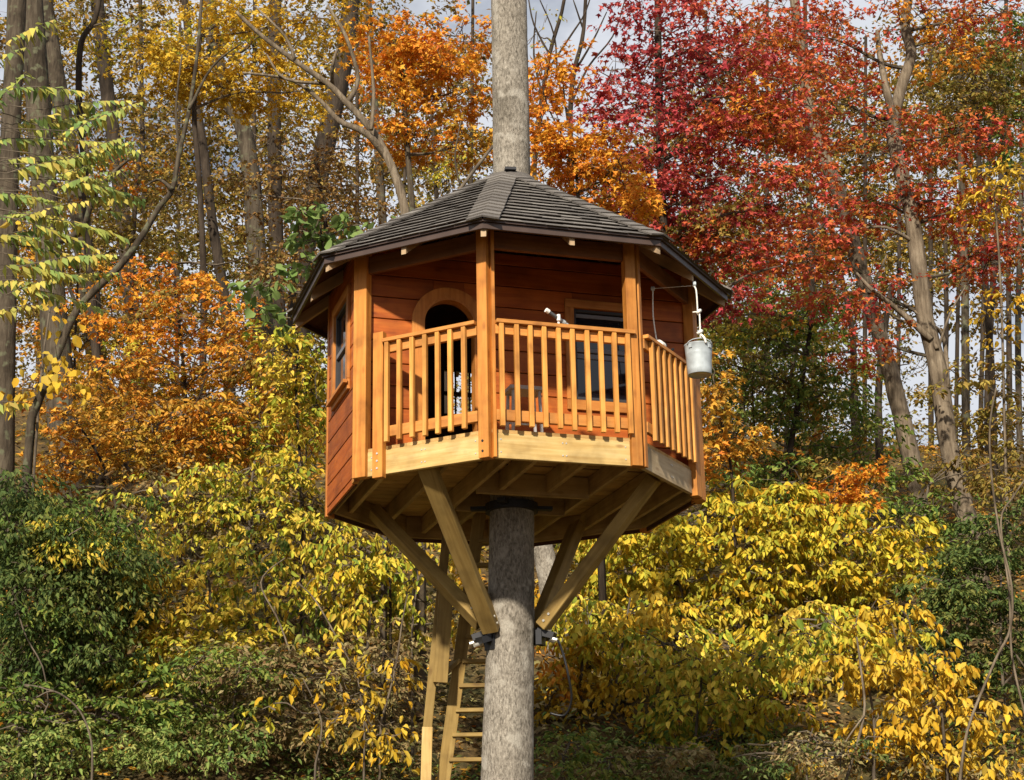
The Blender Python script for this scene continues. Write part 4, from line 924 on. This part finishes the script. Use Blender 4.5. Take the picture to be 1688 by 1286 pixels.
T('small orange maple right of the corner post below the bucket', 7, [(1210, 880), (1206, 780), (1190, 700), (1180, 640)], 6, 3, B_DARK, [(1180, 660, 34, 24, .6, 14), (1200, 710, 50, 26, .7, 16), (1240, 720, 40, 20, .6, 8), (1180, 760, 30, 30, .6, 8), (1170, 600, 24, 30, .5, 6, P_ORS)], P_ORS, name='orange_maple', shape='lobed', size=.10, per=34, spray_r=.25, flat=.4)
T('small orange maple above the yellow bush on the right', 8, [(1392, 910), (1390, 860), (1384, 810), (1390, 780)], 6, 3, B_DARK, [(1370, 800, 50, 24, .7, 16), (1410, 790, 36, 24, .7, 12), (1400, 835, 60, 18, .7, 10)], P_ORA, name='orange_maple', shape='lobed', size=.10, per=36, spray_r=.26, flat=.4)
T('dark green tree in the middle of the right slope', 12, [(1290, 880), (1300, 760), (1320, 640), (1340, 520)], 13, 7, B_DARK, [(1200, 600, 80, 50, 1.1, 24), (1290, 600, 90, 60, 1.2, 28), (1340, 690, 90, 50, 1.1, 24), (1250, 720, 90, 50, 1.1, 22), (1240, 640, 100, 40, 1.2, 14, P_OLI), (1300, 560, 90, 40, 1.2, 12, P_YGR), (1340, 640, 80, 40, 1.1, 10, P_OLI), (1260, 770, 90, 30, 1.1, 10, P_ORS), (1390, 640, 50, 40, 1, 16), (1330, 520, 90, 40, 1.1, 26), (1190, 540, 50, 30, .9, 12, P_YGR), (1230, 520, 60, 30, .9, 14, P_OLI), (1420, 720, 44, 40, .9, 14), (1230, 800, 80, 40, 1, 20), (1330, 770, 70, 30, 1, 18)], P_GRN, name='green_tree', shape='oval', size=.10, per=40, spray_r=.46, flat=.3)
T('olive leaved tree in the upper right corner', 15, [(1640, 880), (1636, 640), (1620, 400), (1610, 200), (1600, 60)], 13, 8, B_DARK, [(1570, 100, 70, 60, 1.3, 34), (1630, 140, 70, 70, 1.3, 40), (1600, 190, 80, 40, 1.2, 26), (1670, 80, 50, 80, 1.2, 30, P_GRN), (1670, 220, 40, 60, 1.1, 20, P_GRN), (1530, 160, 50, 40, 1, 12)], P_OLI, name='olive_tree', shape='kite', size=.11, per=50)
T('pale yellow sapling near the right edge', 9, [(1664, 960), (1656, 700), (1650, 480), (1640, 330)], 6, 3, B_PALE, [(1640, 330, 46, 26, .6, 14), (1620, 290, 40, 20, .6, 8), (1670, 280, 24, 20, .5, 6), (1640, 520, 50, 40, .8, 10, P_YOR), (1600, 610, 60, 40, .8, 12, P_OLI), (1660, 620, 40, 60, .8, 14, P_OLI)], P_YOR, name='yellow_sapling', shape='oval', size=.12, per=16, spray_r=.3)
T('olive brown tree behind the left roof corner', 12, [(560, 720), (548, 560), (540, 400), (520, 260)], 12, 7, B_DARK, [(500, 300, 80, 60, 1.2, 30), (560, 330, 70, 50, 1.1, 24), (470, 440, 60, 50, 1.1, 18), (590, 250, 60, 50, 1.1, 18), (420, 320, 60, 60, 1.1, 16)], P_BRN, name='brown_tree', shape='kite', size=.09, per=44)
T('dull green tree behind the left trunks', 14, [(210, 760), (214, 560), (220, 380), (230, 250)], 12, 7, B_DARK, [(230, 330, 70, 60, 1.2, 24), (200, 420, 80, 50, 1.1, 22), (60, 250, 80, 80, 1.3, 22), (60, 520, 90, 60, 1.2, 26), (180, 560, 60, 40, 1, 16), (420, 420, 60, 50, 1, 12)], P_OLI, name='olive_tree', shape='kite', size=.10, per=46)
T('broad leaved green sapling left of the roof corner', 4, [(640, 620), (590, 520), (540, 440), (528, 370)], 4, 3, B_DARK, [(520, 360, 34, 24, .4, 6), (515, 400, 44, 20, .4, 7), (495, 380, 24, 24, .4, 4), (600, 370, 40, 16, .4, 5), (440, 480, 30, 30, .4, 7), (420, 520, 30, 24, .4, 5), (500, 430, 26, 14, .3, 3)], P_BIG, name='green_sapling', shape='round', size=.135, per=9, spray_r=.24, droop=.5, singles=160)
T('leafy green sapling against the left house wall', 6, [(500, 860), (492, 720), (488, 620), (500, 560)], 6, 3, B_DARK, [(490, 590, 44, 50, .7, 22), (470, 650, 40, 40, .7, 14), (520, 640, 34, 50, .7, 16), (450, 580, 44, 40, .7, 10, P_YGR)], P_YGR, name='green_sapling', shape='oval', size=.11, per=24, spray_r=.26)

# fronds reaching in from the left edge
def frond_tree():
    root = empty('frond_tree', (-7.6, 1., float(ground(-7.6, 1.)))); tag(root, 'sapling with green and yellow feathery fronds at the upper left', 'tree')
    tr = MB(); Y = .5; P = smooth_path([(-7.6, 1., root.location.z - .1), (-7.4, .8, 5.), (-7.2, .6, 8.), (-7.0, .5, 10.5)], 5); tr.tube(P, list(np.linspace(.06, .03, len(P))), 8); tr.build('trunk', B_PALE, root, smooth=True)
    PP, DD, NN, SS = [], [], [], []; br_ = MB()
    for (px, py, L_, a) in ((30, 130, 150, -24), (20, 60, 120, -30), (90, 165, 160, -22), (60, 260, 190, -18), (150, 245, 120, -12), (110, 215, 140, -16), (20, 330, 170, -14), (60, 390, 120, -8), (180, 330, 40, -10), (100, 300, 120, -20), (20, 250, 120, -22), (10, 420, 160, -14), (60, 460, 150, -6), (130, 440, 90, -10), (0, 500, 90, -20), (40, 190, 90, -30), (0, 650, 60, -18), (10, 370, 110, -5), (50, 345, 120, -24), (110, 280, 150, -6), (60, 300, 160, -26), (0, 300, 140, -4), (140, 215, 110, -4), (0, 165, 110, -34), (70, 420, 140, -18), (30, 470, 110, -26), (0, 90, 80, -20), (170, 290, 80, -24), (10, 340, 160, 4), (80, 250, 140, 6), (20, 400, 100, 10), (140, 200, 130, -30), (60, 205, 150, -36), (0, 215, 130, -12), (100, 345, 140, -10), (30, 270, 170, -30), (0, 380, 120, -24), (120, 255, 120, -34), (60, 350, 130, -2), (0, 450, 120, 4), (150, 310, 100, -8)):
        p0 = at(px - 20, py + 16, Y + rng.uniform(-.5, .6)); sc = pxm(Y); LL = L_ * sc; yaw = rng.uniform(-.7, .7)
        ax = np.array([math.cos(R(a)) * math.cos(yaw), math.cos(R(a)) * math.sin(yaw), -math.sin(R(a))])
        n = int(LL / .042); tt = np.linspace(.12, 1, n)
        path = [p0 + ax * LL * t + np.array([0, 0, -.16 * LL * t * t]) for t in np.linspace(0, 1, 8)]
        br_.tube(path, list(np.linspace(.006, .002, 8)), 4, False)
        i = int(np.argmin([np.linalg.norm(q - p0) for q in P])); br_.tube(limb_path(P[i], p0, .03, .03), list(np.linspace(.009, .004, 10)), 4, False)
        for sd_ in (-1, 1):
            p = p0 + ax * LL * tt[:, None] + np.stack([0 * tt, 0 * tt, -.16 * LL * tt * tt], -1)
            h = np.array([-ax[1], ax[0], 0]); d = ax * .45 + h * sd_ * .8 + np.stack([rng.normal(0, .15, n), rng.normal(0, .15, n), -.9 + rng.normal(0, .2, n)], -1)
            keep = rng.uniform(size=n) > .12
            PP.append(p[keep]); DD.append(d[keep]); NN.append((rdir(n) * .35 + np.array([0, -.5, .8]))[keep]); SS.append((rng.uniform(.8, 1.15, n) * np.interp(tt, [0, .5, 1], [.13, .165, .10]))[keep])
    br_.build('branches', B_TWIG, root)
    P_ = np.concatenate(PP) ; rp = np.array(root.location); P_, D_, N_, S_ = P_, np.concatenate(DD), np.concatenate(NN), np.concatenate(SS)
    k = len(P_); o = rng.permutation(k); pk, rs = o[:280], o[280:]
    ob = link('crown', leaves_mesh('crown', P_[rs] - rp, D_[rs], N_[rs], S_[rs], 'slim', P_FRD), root, Matrix.Translation(root.location)); ob['kind'] = 'stuff'
    s_, d_, n_ = leaf_frames(D_, N_)
    for i in pk:
        M = Matrix.Identity(4)
        for r_ in range(3): M[r_][0], M[r_][1], M[r_][2], M[r_][3] = s_[i, r_] * S_[i], d_[i, r_] * S_[i], n_[i, r_] * S_[i], P_[i, r_]
        link('leaflet', leaf_single('slim', P_FRD), root, M)
frond_tree()
plant('leaf_vine', 'thin vine with big pale yellow leaves before the left trunks', 'vine', 6, [([(60, 720), (70, 600), (84, 500), (96, 440)], 5, 3)], [(90, 500, 40, 40, .3, 6), (100, 600, 44, 50, .3, 7), (60, 620, 40, 40, .3, 5), (40, 380, 40, 40, .3, 4)], B_TWIG, P_YOR, 'round', .13, 1.2, spray_r=.3, per=6, singles=60)

# ---- bushes on the slope
def bush(label, Y, stems, lobes, lm, shape, size, name='bush', **k):
    return plant(name, label, 'bush', Y, [(p, w0, w1) for p, w0, w1 in stems], lobes, B_TWIG, lm, shape, size, trunk_name='stem', crown_name='foliage', **k)
bush('broad yellow bush in tiers of drooping leaves, right of the trunk', 7.2, [([(1240, 1180), (1230, 1040), (1240, 900)], 8, 4), ([(1300, 1180), (1340, 1040), (1380, 900)], 8, 4), ([(1160, 1180), (1130, 1020), (1110, 900)], 7, 4)],
     [(1200, 800, 60, 14, .6, 9), (1290, 812, 40, 12, .5, 6), (1170, 850, 120, 10, .9, 22), (1330, 846, 120, 10, .9, 22), (1110, 893, 120, 10, .9, 22), (1240, 898, 130, 10, .9, 24), (1390, 890, 120, 10, .9, 22), (1460, 874, 60, 10, .8, 10), (1110, 945, 120, 11, .9, 20), (1250, 952, 140, 11, .9, 24), (1400, 945, 120, 11, .9, 18), (1050, 870, 60, 20, .7, 10), (1500, 928, 44, 14, .7, 8), (1150, 1002, 120, 11, .9, 16), (1300, 1010, 120, 11, .9, 16, P_YGR), (1420, 1006, 90, 11, .9, 12), (1040, 935, 60, 22, .8, 12), (1060, 1000, 70, 18, .8, 12, P_YGR)], P_YEL, 'oval', .122, droop=.75, per=40, spray_r=.40, singles=300, flat=.22)
bush('amber leaved bush just right of the trunk under the platform', 5.2, [([(960, 1240), (958, 1120), (970, 1000)], 7, 4), ([(1000, 1240), (1020, 1100), (1040, 980)], 6, 3), ([(915, 1240), (925, 1160), (930, 1080)], 5, 3)],
     [(960, 1010, 60, 30, .6, 16, P_YGR), (1010, 1060, 70, 34, .7, 20, P_YEL), (950, 1090, 60, 34, .7, 18), (920, 1150, 36, 30, .6, 10), (1000, 1140, 70, 34, .7, 18), (960, 1190, 60, 26, .6, 12), (1060, 1000, 60, 26, .6, 12), (1040, 1200, 50, 24, .6, 8), (900, 1080, 20, 30, .4, 5, P_ORA)], P_YOR, 'oval', .115, droop=.8, per=34, spray_r=.36, singles=200)
bush('yellow green bush low in front of the yellow one', 4.2, [([(1140, 1270), (1150, 1180), (1160, 1090)], 6, 3), ([(1210, 1270), (1230, 1190), (1260, 1140)], 5, 3)],
     [(1120, 1100, 60, 26, .6, 14), (1190, 1110, 70, 26, .6, 14), (1140, 1160, 80, 30, .6, 18), (1230, 1160, 60, 24, .6, 10, P_YEL), (1170, 1210, 80, 24, .6, 12), (1290, 1165, 40, 16, .4, 5, P_YEL), (1090, 1060, 50, 24, .5, 8), (1250, 1080, 70, 24, .6, 9)], P_YGR, 'oval', .11, droop=.8, per=30, spray_r=.32, singles=160)
bush('golden bush with arching tiers in the lower right', 3.2, [([(1440, 1270), (1440, 1180), (1420, 1080)], 6, 3), ([(1560, 1270), (1550, 1160), (1530, 1080)], 6, 3)],
     [(1400, 1085, 70, 16, .6, 10), (1480, 1095, 70, 20, .6, 12), (1560, 1100, 60, 22, .6, 8), (1440, 1040, 70, 24, .6, 10, P_YEL), (1540, 1160, 70, 24, .6, 10), (1440, 1180, 50, 30, .6, 8), (1600, 1180, 60, 34, .6, 9), (1640, 1240, 50, 34, .6, 9), (1490, 1220, 50, 24, .5, 6), (1390, 1240, 40, 16, .4, 3), (1340, 1030, 60, 26, .6, 10, P_YGR), (1470, 1000, 50, 24, .5, 8), (1560, 1240, 60, 24, .5, 6)], P_YOR, 'oval', .115, droop=.9, per=26, spray_r=.34, singles=200)
bush('wide amber and green bush filling the slope below the yellow one', 5.8, [([(1180, 1200), (1170, 1120), (1160, 1040)], 6, 4), ([(1380, 1200), (1390, 1120), (1400, 1040)], 6, 4)],
     [(1130, 1050, 90, 30, .7, 20), (1240, 1060, 90, 30, .7, 20, P_YEL), (1350, 1060, 90, 30, .7, 18), (1460, 1060, 80, 30, .7, 14, P_YEL), (1100, 1110, 80, 26, .7, 14), (1220, 1110, 80, 24, .7, 14), (1330, 1110, 80, 24, .7, 10), (1530, 1080, 60, 40, .7, 10)], P_YGR, 'oval', .115, droop=.8, per=30, spray_r=.36, singles=0)
bush('dark green thicket around the feet of the two leaning trunks', 9.5, [([(1420, 930), (1424, 860), (1430, 790)], 6, 4), ([(1520, 930), (1524, 860), (1530, 800)], 6, 4)],
     [(1380, 800, 70, 34, .8, 16, P_OLI), (1450, 800, 60, 40, .8, 18), (1530, 840, 60, 40, .8, 18), (1310, 800, 70, 34, .8, 14), (1450, 850, 80, 30, .8, 14), (1560, 900, 50, 30, .7, 10), (1640, 760, 60, 40, .8, 14, P_OLI), (1560, 770, 50, 30, .8, 8, P_OLI), (1640, 700, 60, 40, .8, 10, P_OLI)], P_GRN, 'oval', .10, per=34, spray_r=.36)
bush('low green and rusty brush on the right slope near the bucket', 10, [([(1230, 900), (1230, 850), (1240, 800)], 5, 3)], [(1190, 800, 60, 40, .8, 14), (1250, 830, 70, 30, .8, 14, P_ORS), (1310, 850, 60, 24, .8, 10), (1180, 730, 40, 30, .7, 8, P_OLI)], P_GRN, 'oval', .11, per=34, spray_r=.36)
bush('golden leaved bush in the gap between the trunk and the yellow bush', 8.5, [([(1040, 1000), (1030, 930), (1020, 860)], 6, 3)], [(1010, 900, 60, 40, .8, 14), (960, 940, 50, 40, .7, 12), (940, 880, 50, 30, .7, 10), (1080, 850, 60, 26, .7, 12), (900, 1000, 40, 50, .7, 10, P_YOR)], P_YGR, 'oval', .12, droop=.7, per=26, spray_r=.32)
bush('dark green shrub below the pale maple on the right', 4.5, [([(1590, 1230), (1590, 1090), (1600, 980)], 7, 4), ([(1660, 1230), (1650, 1060), (1650, 940)], 6, 4)],
     [(1560, 960, 50, 40, .8, 22), (1620, 940, 60, 40, .8, 26), (1600, 1010, 70, 40, .8, 28), (1660, 1020, 40, 60, .8, 24), (1640, 870, 60, 40, .8, 22), (1600, 1080, 70, 40, .8, 22), (1670, 1110, 30, 50, .7, 12), (1660, 800, 40, 40, .7, 12, P_OLI), (1550, 1040, 40, 30, .7, 10)], P_DGR, 'oval', .075, per=56, spray_r=.26)
bush('large dark green shrub along the left edge', 4.2, [([(30, 1240), (50, 1080), (70, 900)], 9, 5), ([(120, 1240), (130, 1100), (150, 960)], 8, 4)],
     [(40, 800, 60, 34, .8, 20), (120, 850, 50, 26, .8, 10, P_GRN), (40, 880, 90, 50, .8, 34), (130, 910, 80, 50, .8, 30), (60, 970, 100, 50, .9, 40), (170, 980, 60, 50, .8, 26), (100, 1050, 100, 50, .8, 34), (30, 1090, 60, 50, .8, 18), (170, 1080, 50, 50, .7, 18), (200, 930, 40, 40, .6, 10), (190, 890, 40, 24, .7, 8, P_YGR), (150, 900, 90, 60, .8, 16, P_YGR), (60, 880, 70, 70, .8, 12, P_GRN), (140, 1010, 80, 50, .8, 14, P_GRN), (220, 860, 40, 50, .6, 8, P_GRN)], P_DGR, 'slim', .092, droop=.7, per=80, spray_r=.40)
bush('glossy green shrub low in the left corner', 3.4, [([(60, 1270), (60, 1210), (80, 1160)], 5, 3)], [(40, 1150, 60, 30, .6, 12), (60, 1200, 80, 30, .6, 16), (180, 1180, 70, 40, .6, 16), (260, 1150, 60, 40, .6, 14), (30, 1010, 30, 20, .3, 2)], P_GRN, 'oval', .09, per=34, spray_r=.26)
bush('yellow bush climbing the slope left of the house wall', 6, [([(420, 960), (410, 850), (420, 760)], 7, 4), ([(500, 960), (500, 850), (490, 780)], 6, 4)],
     [(500, 760, 60, 30, .7, 18, P_YEL), (440, 780, 70, 34, .8, 20), (370, 790, 70, 34, .8, 18, P_YGR), (510, 820, 50, 40, .8, 18), (430, 850, 80, 40, .8, 22), (330, 850, 70, 40, .8, 18, P_YGR), (520, 720, 40, 26, .6, 8), (270, 820, 60, 34, .7, 12, P_YGR), (480, 900, 70, 34, .8, 16)], P_YGR, 'oval', .095, droop=.7, per=25, spray_r=.32, singles=120)
bush('rusty and gold bush on the slope behind the left shrub', 8, [([(250, 900), (250, 800), (260, 700)], 6, 4)],
     [(260, 680, 80, 30, .9, 22), (350, 690, 80, 34, .9, 24), (440, 680, 70, 34, .9, 20), (240, 740, 80, 34, .9, 18), (330, 740, 90, 34, .9, 24), (430, 730, 80, 30, .9, 18, P_YGR), (510, 690, 40, 40, .8, 12), (190, 640, 60, 40, .8, 12), (470, 620, 50, 40, .8, 12, P_OLI), (400, 600, 60, 40, .8, 16)], P_ORS, 'oval', .10, per=34, spray_r=.34)
bush('golden bush beneath the braces left of the ladder', 4, [([(600, 1130), (610, 1020), (620, 930)], 7, 4), ([(680, 1130), (680, 1030), (690, 950)], 5, 3)],
     [(600, 900, 60, 34, .7, 16), (560, 950, 70, 34, .7, 16, P_YEL), (650, 950, 60, 34, .7, 16), (700, 900, 44, 26, .6, 8), (620, 1000, 70, 34, .7, 14), (700, 1000, 40, 34, .6, 8), (540, 880, 60, 30, .7, 14, P_YGR), (760, 930, 34, 40, .6, 8, P_YOR), (780, 1000, 30, 50, .6, 8, P_YOR), (560, 1040, 50, 24, .6, 6)], P_YGR, 'oval', .105, droop=.9, per=20, spray_r=.3, singles=140)
bush('mixed yellow bush in the middle of the left slope', 5, [([(360, 1120), (350, 1010), (340, 920)], 6, 4), ([(440, 1120), (440, 1020), (430, 940)], 6, 4)],
     [(300, 920, 70, 34, .8, 16), (380, 930, 70, 36, .8, 18), (460, 960, 60, 36, .8, 14), (280, 990, 70, 36, .8, 16, P_YOR), (360, 1000, 70, 36, .8, 14), (230, 1040, 60, 30, .7, 12, P_YOR), (220, 960, 40, 40, .6, 8, P_YOR), (430, 1030, 60, 30, .7, 9), (500, 1010, 50, 30, .7, 8, P_GRN), (450, 900, 60, 30, .7, 8, P_GRN)], P_YGR, 'oval', .105, droop=.8, per=22, spray_r=.3, singles=120)
bush('scrubby green bush in the lower left middle', 3.4, [([(380, 1210), (390, 1130), (400, 1070)], 5, 3)], [(330, 1100, 60, 34, .7, 20), (410, 1110, 60, 40, .7, 20), (300, 1160, 60, 30, .6, 14), (480, 1110, 60, 40, .7, 16, P_BRU), (390, 1180, 70, 26, .6, 14), (560, 1110, 50, 40, .6, 12, P_BRU), (460, 1190, 60, 24, .6, 10, P_BRU)], P_GRN, 'slim', .085, per=44, spray_r=.24)
bush('straggly gold leaved bush low beside the ladder', 2.8, [([(600, 1260), (600, 1190), (590, 1120)], 4, 2), ([(520, 1260), (530, 1190), (500, 1120)], 4, 2)], [(590, 1190, 50, 30, .5, 8), (640, 1210, 40, 30, .5, 6), (560, 1060, 40, 14, .3, 3, P_YEL), (500, 1120, 40, 30, .5, 4), (450, 1160, 24, 30, .4, 2, P_YEL), (640, 1100, 50, 40, .5, 7), (560, 1150, 50, 20, .4, 4)], P_YOR, 'oval', .11, droop=.8, per=10, spray_r=.28, singles=70)
bush('grey green weedy bush at the bottom right of the trunk', 2.2, [([(1330, 1280), (1330, 1240), (1340, 1200)], 4, 2)], [(1330, 1230, 60, 24, .5, 14), (1260, 1240, 60, 24, .5, 12, P_DGR), (1370, 1250, 50, 20, .5, 8), (1420, 1235, 40, 20, .4, 6, P_DGR)], P_BRU, 'slim', .07, per=30, spray_r=.2)
bush('dark low bush at the foot of the trunk on the right', 2.6, [([(930, 1280), (930, 1250), (940, 1220)], 4, 2)], [(930, 1240, 40, 30, .5, 12), (1000, 1255, 50, 24, .5, 10), (1090, 1250, 60, 24, .5, 10, P_BRU)], P_GRN, 'oval', .075, per=30, spray_r=.22)

# undergrowth that fills the slope between the bushes
def cover(name, n, x0, x1, y0, y1, lm, shape, size, h, seed=1):
    x = rng.uniform(x0, x1, n * 2); y = rng.uniform(y0, y1, n * 2)
    cl = np.sin(x * 1.7 + y * .9 + seed) + np.sin(x * .8 - y * 2.1 + seed * 2) + rng.normal(0, .6, n * 2); k = np.argsort(-cl)[:n]; x, y = x[k], y[k]
    z = ground(x, y) + np.abs(rng.normal(0, 1, n)) * h + .01
    D = rdir(n); D[:, 2] = np.abs(D[:, 2]) * .2 - .3; N = rdir(n) * .6 + np.array([0, -.3, 1.])
    return tag(link(name, leaves_mesh(name, np.stack([x, y, z], -1), D, N, size * rng.uniform(.6, 1.3, n), shape, lm)), kind='stuff')
cover('ground_cover', 22000, -9, 9, 1.0, 4.6, P_COV, 'oval', .07, .13, 1)
stuff('brush', 3.0, [(120, 1225, 160, 34, .7, 40), (330, 1215, 120, 34, .7, 34)], P_COV, 'oval', .065, 40, .24)
stuff('brush', 3.6, [(430, 1120, 90, 50, .8, 30), (560, 1150, 110, 60, .9, 44), (640, 1080, 70, 60, .9, 26), (480, 1220, 140, 40, .8, 40), (640, 1230, 80, 40, .7, 24), (330, 1090, 80, 50, .8, 20)], P_BRU, 'slim', .085, 42, .26)
stuff('brush', 3.0, [(960, 1260, 90, 24, .6, 20), (1120, 1255, 110, 24, .6, 24), (1300, 1250, 120, 26, .6, 28), (1480, 1262, 120, 22, .6, 20), (1640, 1270, 60, 20, .6, 10)], P_BRU, 'slim', .075, 38, .22)
stuff('brush', 8.2, [(1200, 1000, 260, 90, .8, 60), (1450, 1000, 160, 80, .8, 36), (980, 1050, 90, 90, .8, 24)], P_OLI, 'oval', .09, 34, .3)
stuff('brush', 4.6, [(330, 1040, 130, 40, .7, 34), (230, 1100, 70, 40, .6, 16), (420, 1080, 90, 34, .7, 16)], P_YGR, 'oval', .085, 36, .26)
stuff('brush', 7.0, [(300, 850, 200, 90, .9, 50), (480, 900, 200, 110, .9, 50), (640, 980, 110, 110, .9, 30)], P_BRU, 'oval', .09, 34, .3)
cover('undergrowth', 26000, -13, 13, 4, 12, P_BRU, 'kite', .10, .28, 3)
cover('leaf_litter', 46000, -16, 16, 2, 24, P_ORS, 'kite', .10, .015, 5)
cover('low_brush', 16000, -18, 18, 10, 28, P_OLI, 'kite', .12, .45, 2)
# vines and bare stems
def stems(name, label, Y, path, w0, w1, bk=B_PALE, cat='vine', extra=()):
    root = plant(name, label, cat, Y, [(path, w0, w1)], [], bk, P_YEL, bare=extra, trunk_name='stem'); return root
stems('vine', 'pale vine hanging in long curves at the lower right', 2.4, [(1582, 1290), (1596, 1200), (1640, 1090), (1664, 1040), (1668, 970), (1648, 880), (1634, 780), (1632, 700), (1642, 640)], 5, 3)
stems('vine', 'second pale vine at the right edge crossing the first', 2.8, [(1690, 1180), (1668, 1080), (1664, 980), (1650, 860), (1670, 820), (1690, 790)], 4, 3)
stems('bare_shrub', 'pale crooked stem rising between the bushes at the lower right', 2.6, [(1395, 1285), (1424, 1180), (1420, 1110), (1412, 1050)], 5, 3, B_PALE, 'shrub', [([(1424, 1180), (1390, 1230), (1385, 1270)], 3, 2)])
stems('bare_shrub', 'thin bare stem standing in the left brush under the platform', 3.4, [(525, 1200), (500, 1140), (462, 1030), (430, 960), (470, 920)], 4, 2, B_PALE, 'shrub', [([(462, 1030), (452, 1000)], 3, 2)])
stems('bare_shrub', 'bare forked stem left of the ladder near the ground', 3, [(628, 1190), (650, 1110), (664, 1020), (672, 980)], 4, 2, B_PALE, 'shrub', [([(560, 1060), (520, 990), (490, 960)], 3, 2)])
stems('bare_shrub', 'reddish arching cane in the lower left corner', 1.6, [(152, 1270), (150, 1220), (130, 1170), (90, 1140), (60, 1150)], 4, 2, B_TWIG, 'shrub')
T('dead pale stump leaning beside the trunk under the platform', 7, [(915, 1010), (905, 950), (893, 900), (884, 870)], 40, 34, B_HOST, name='tree_stump')
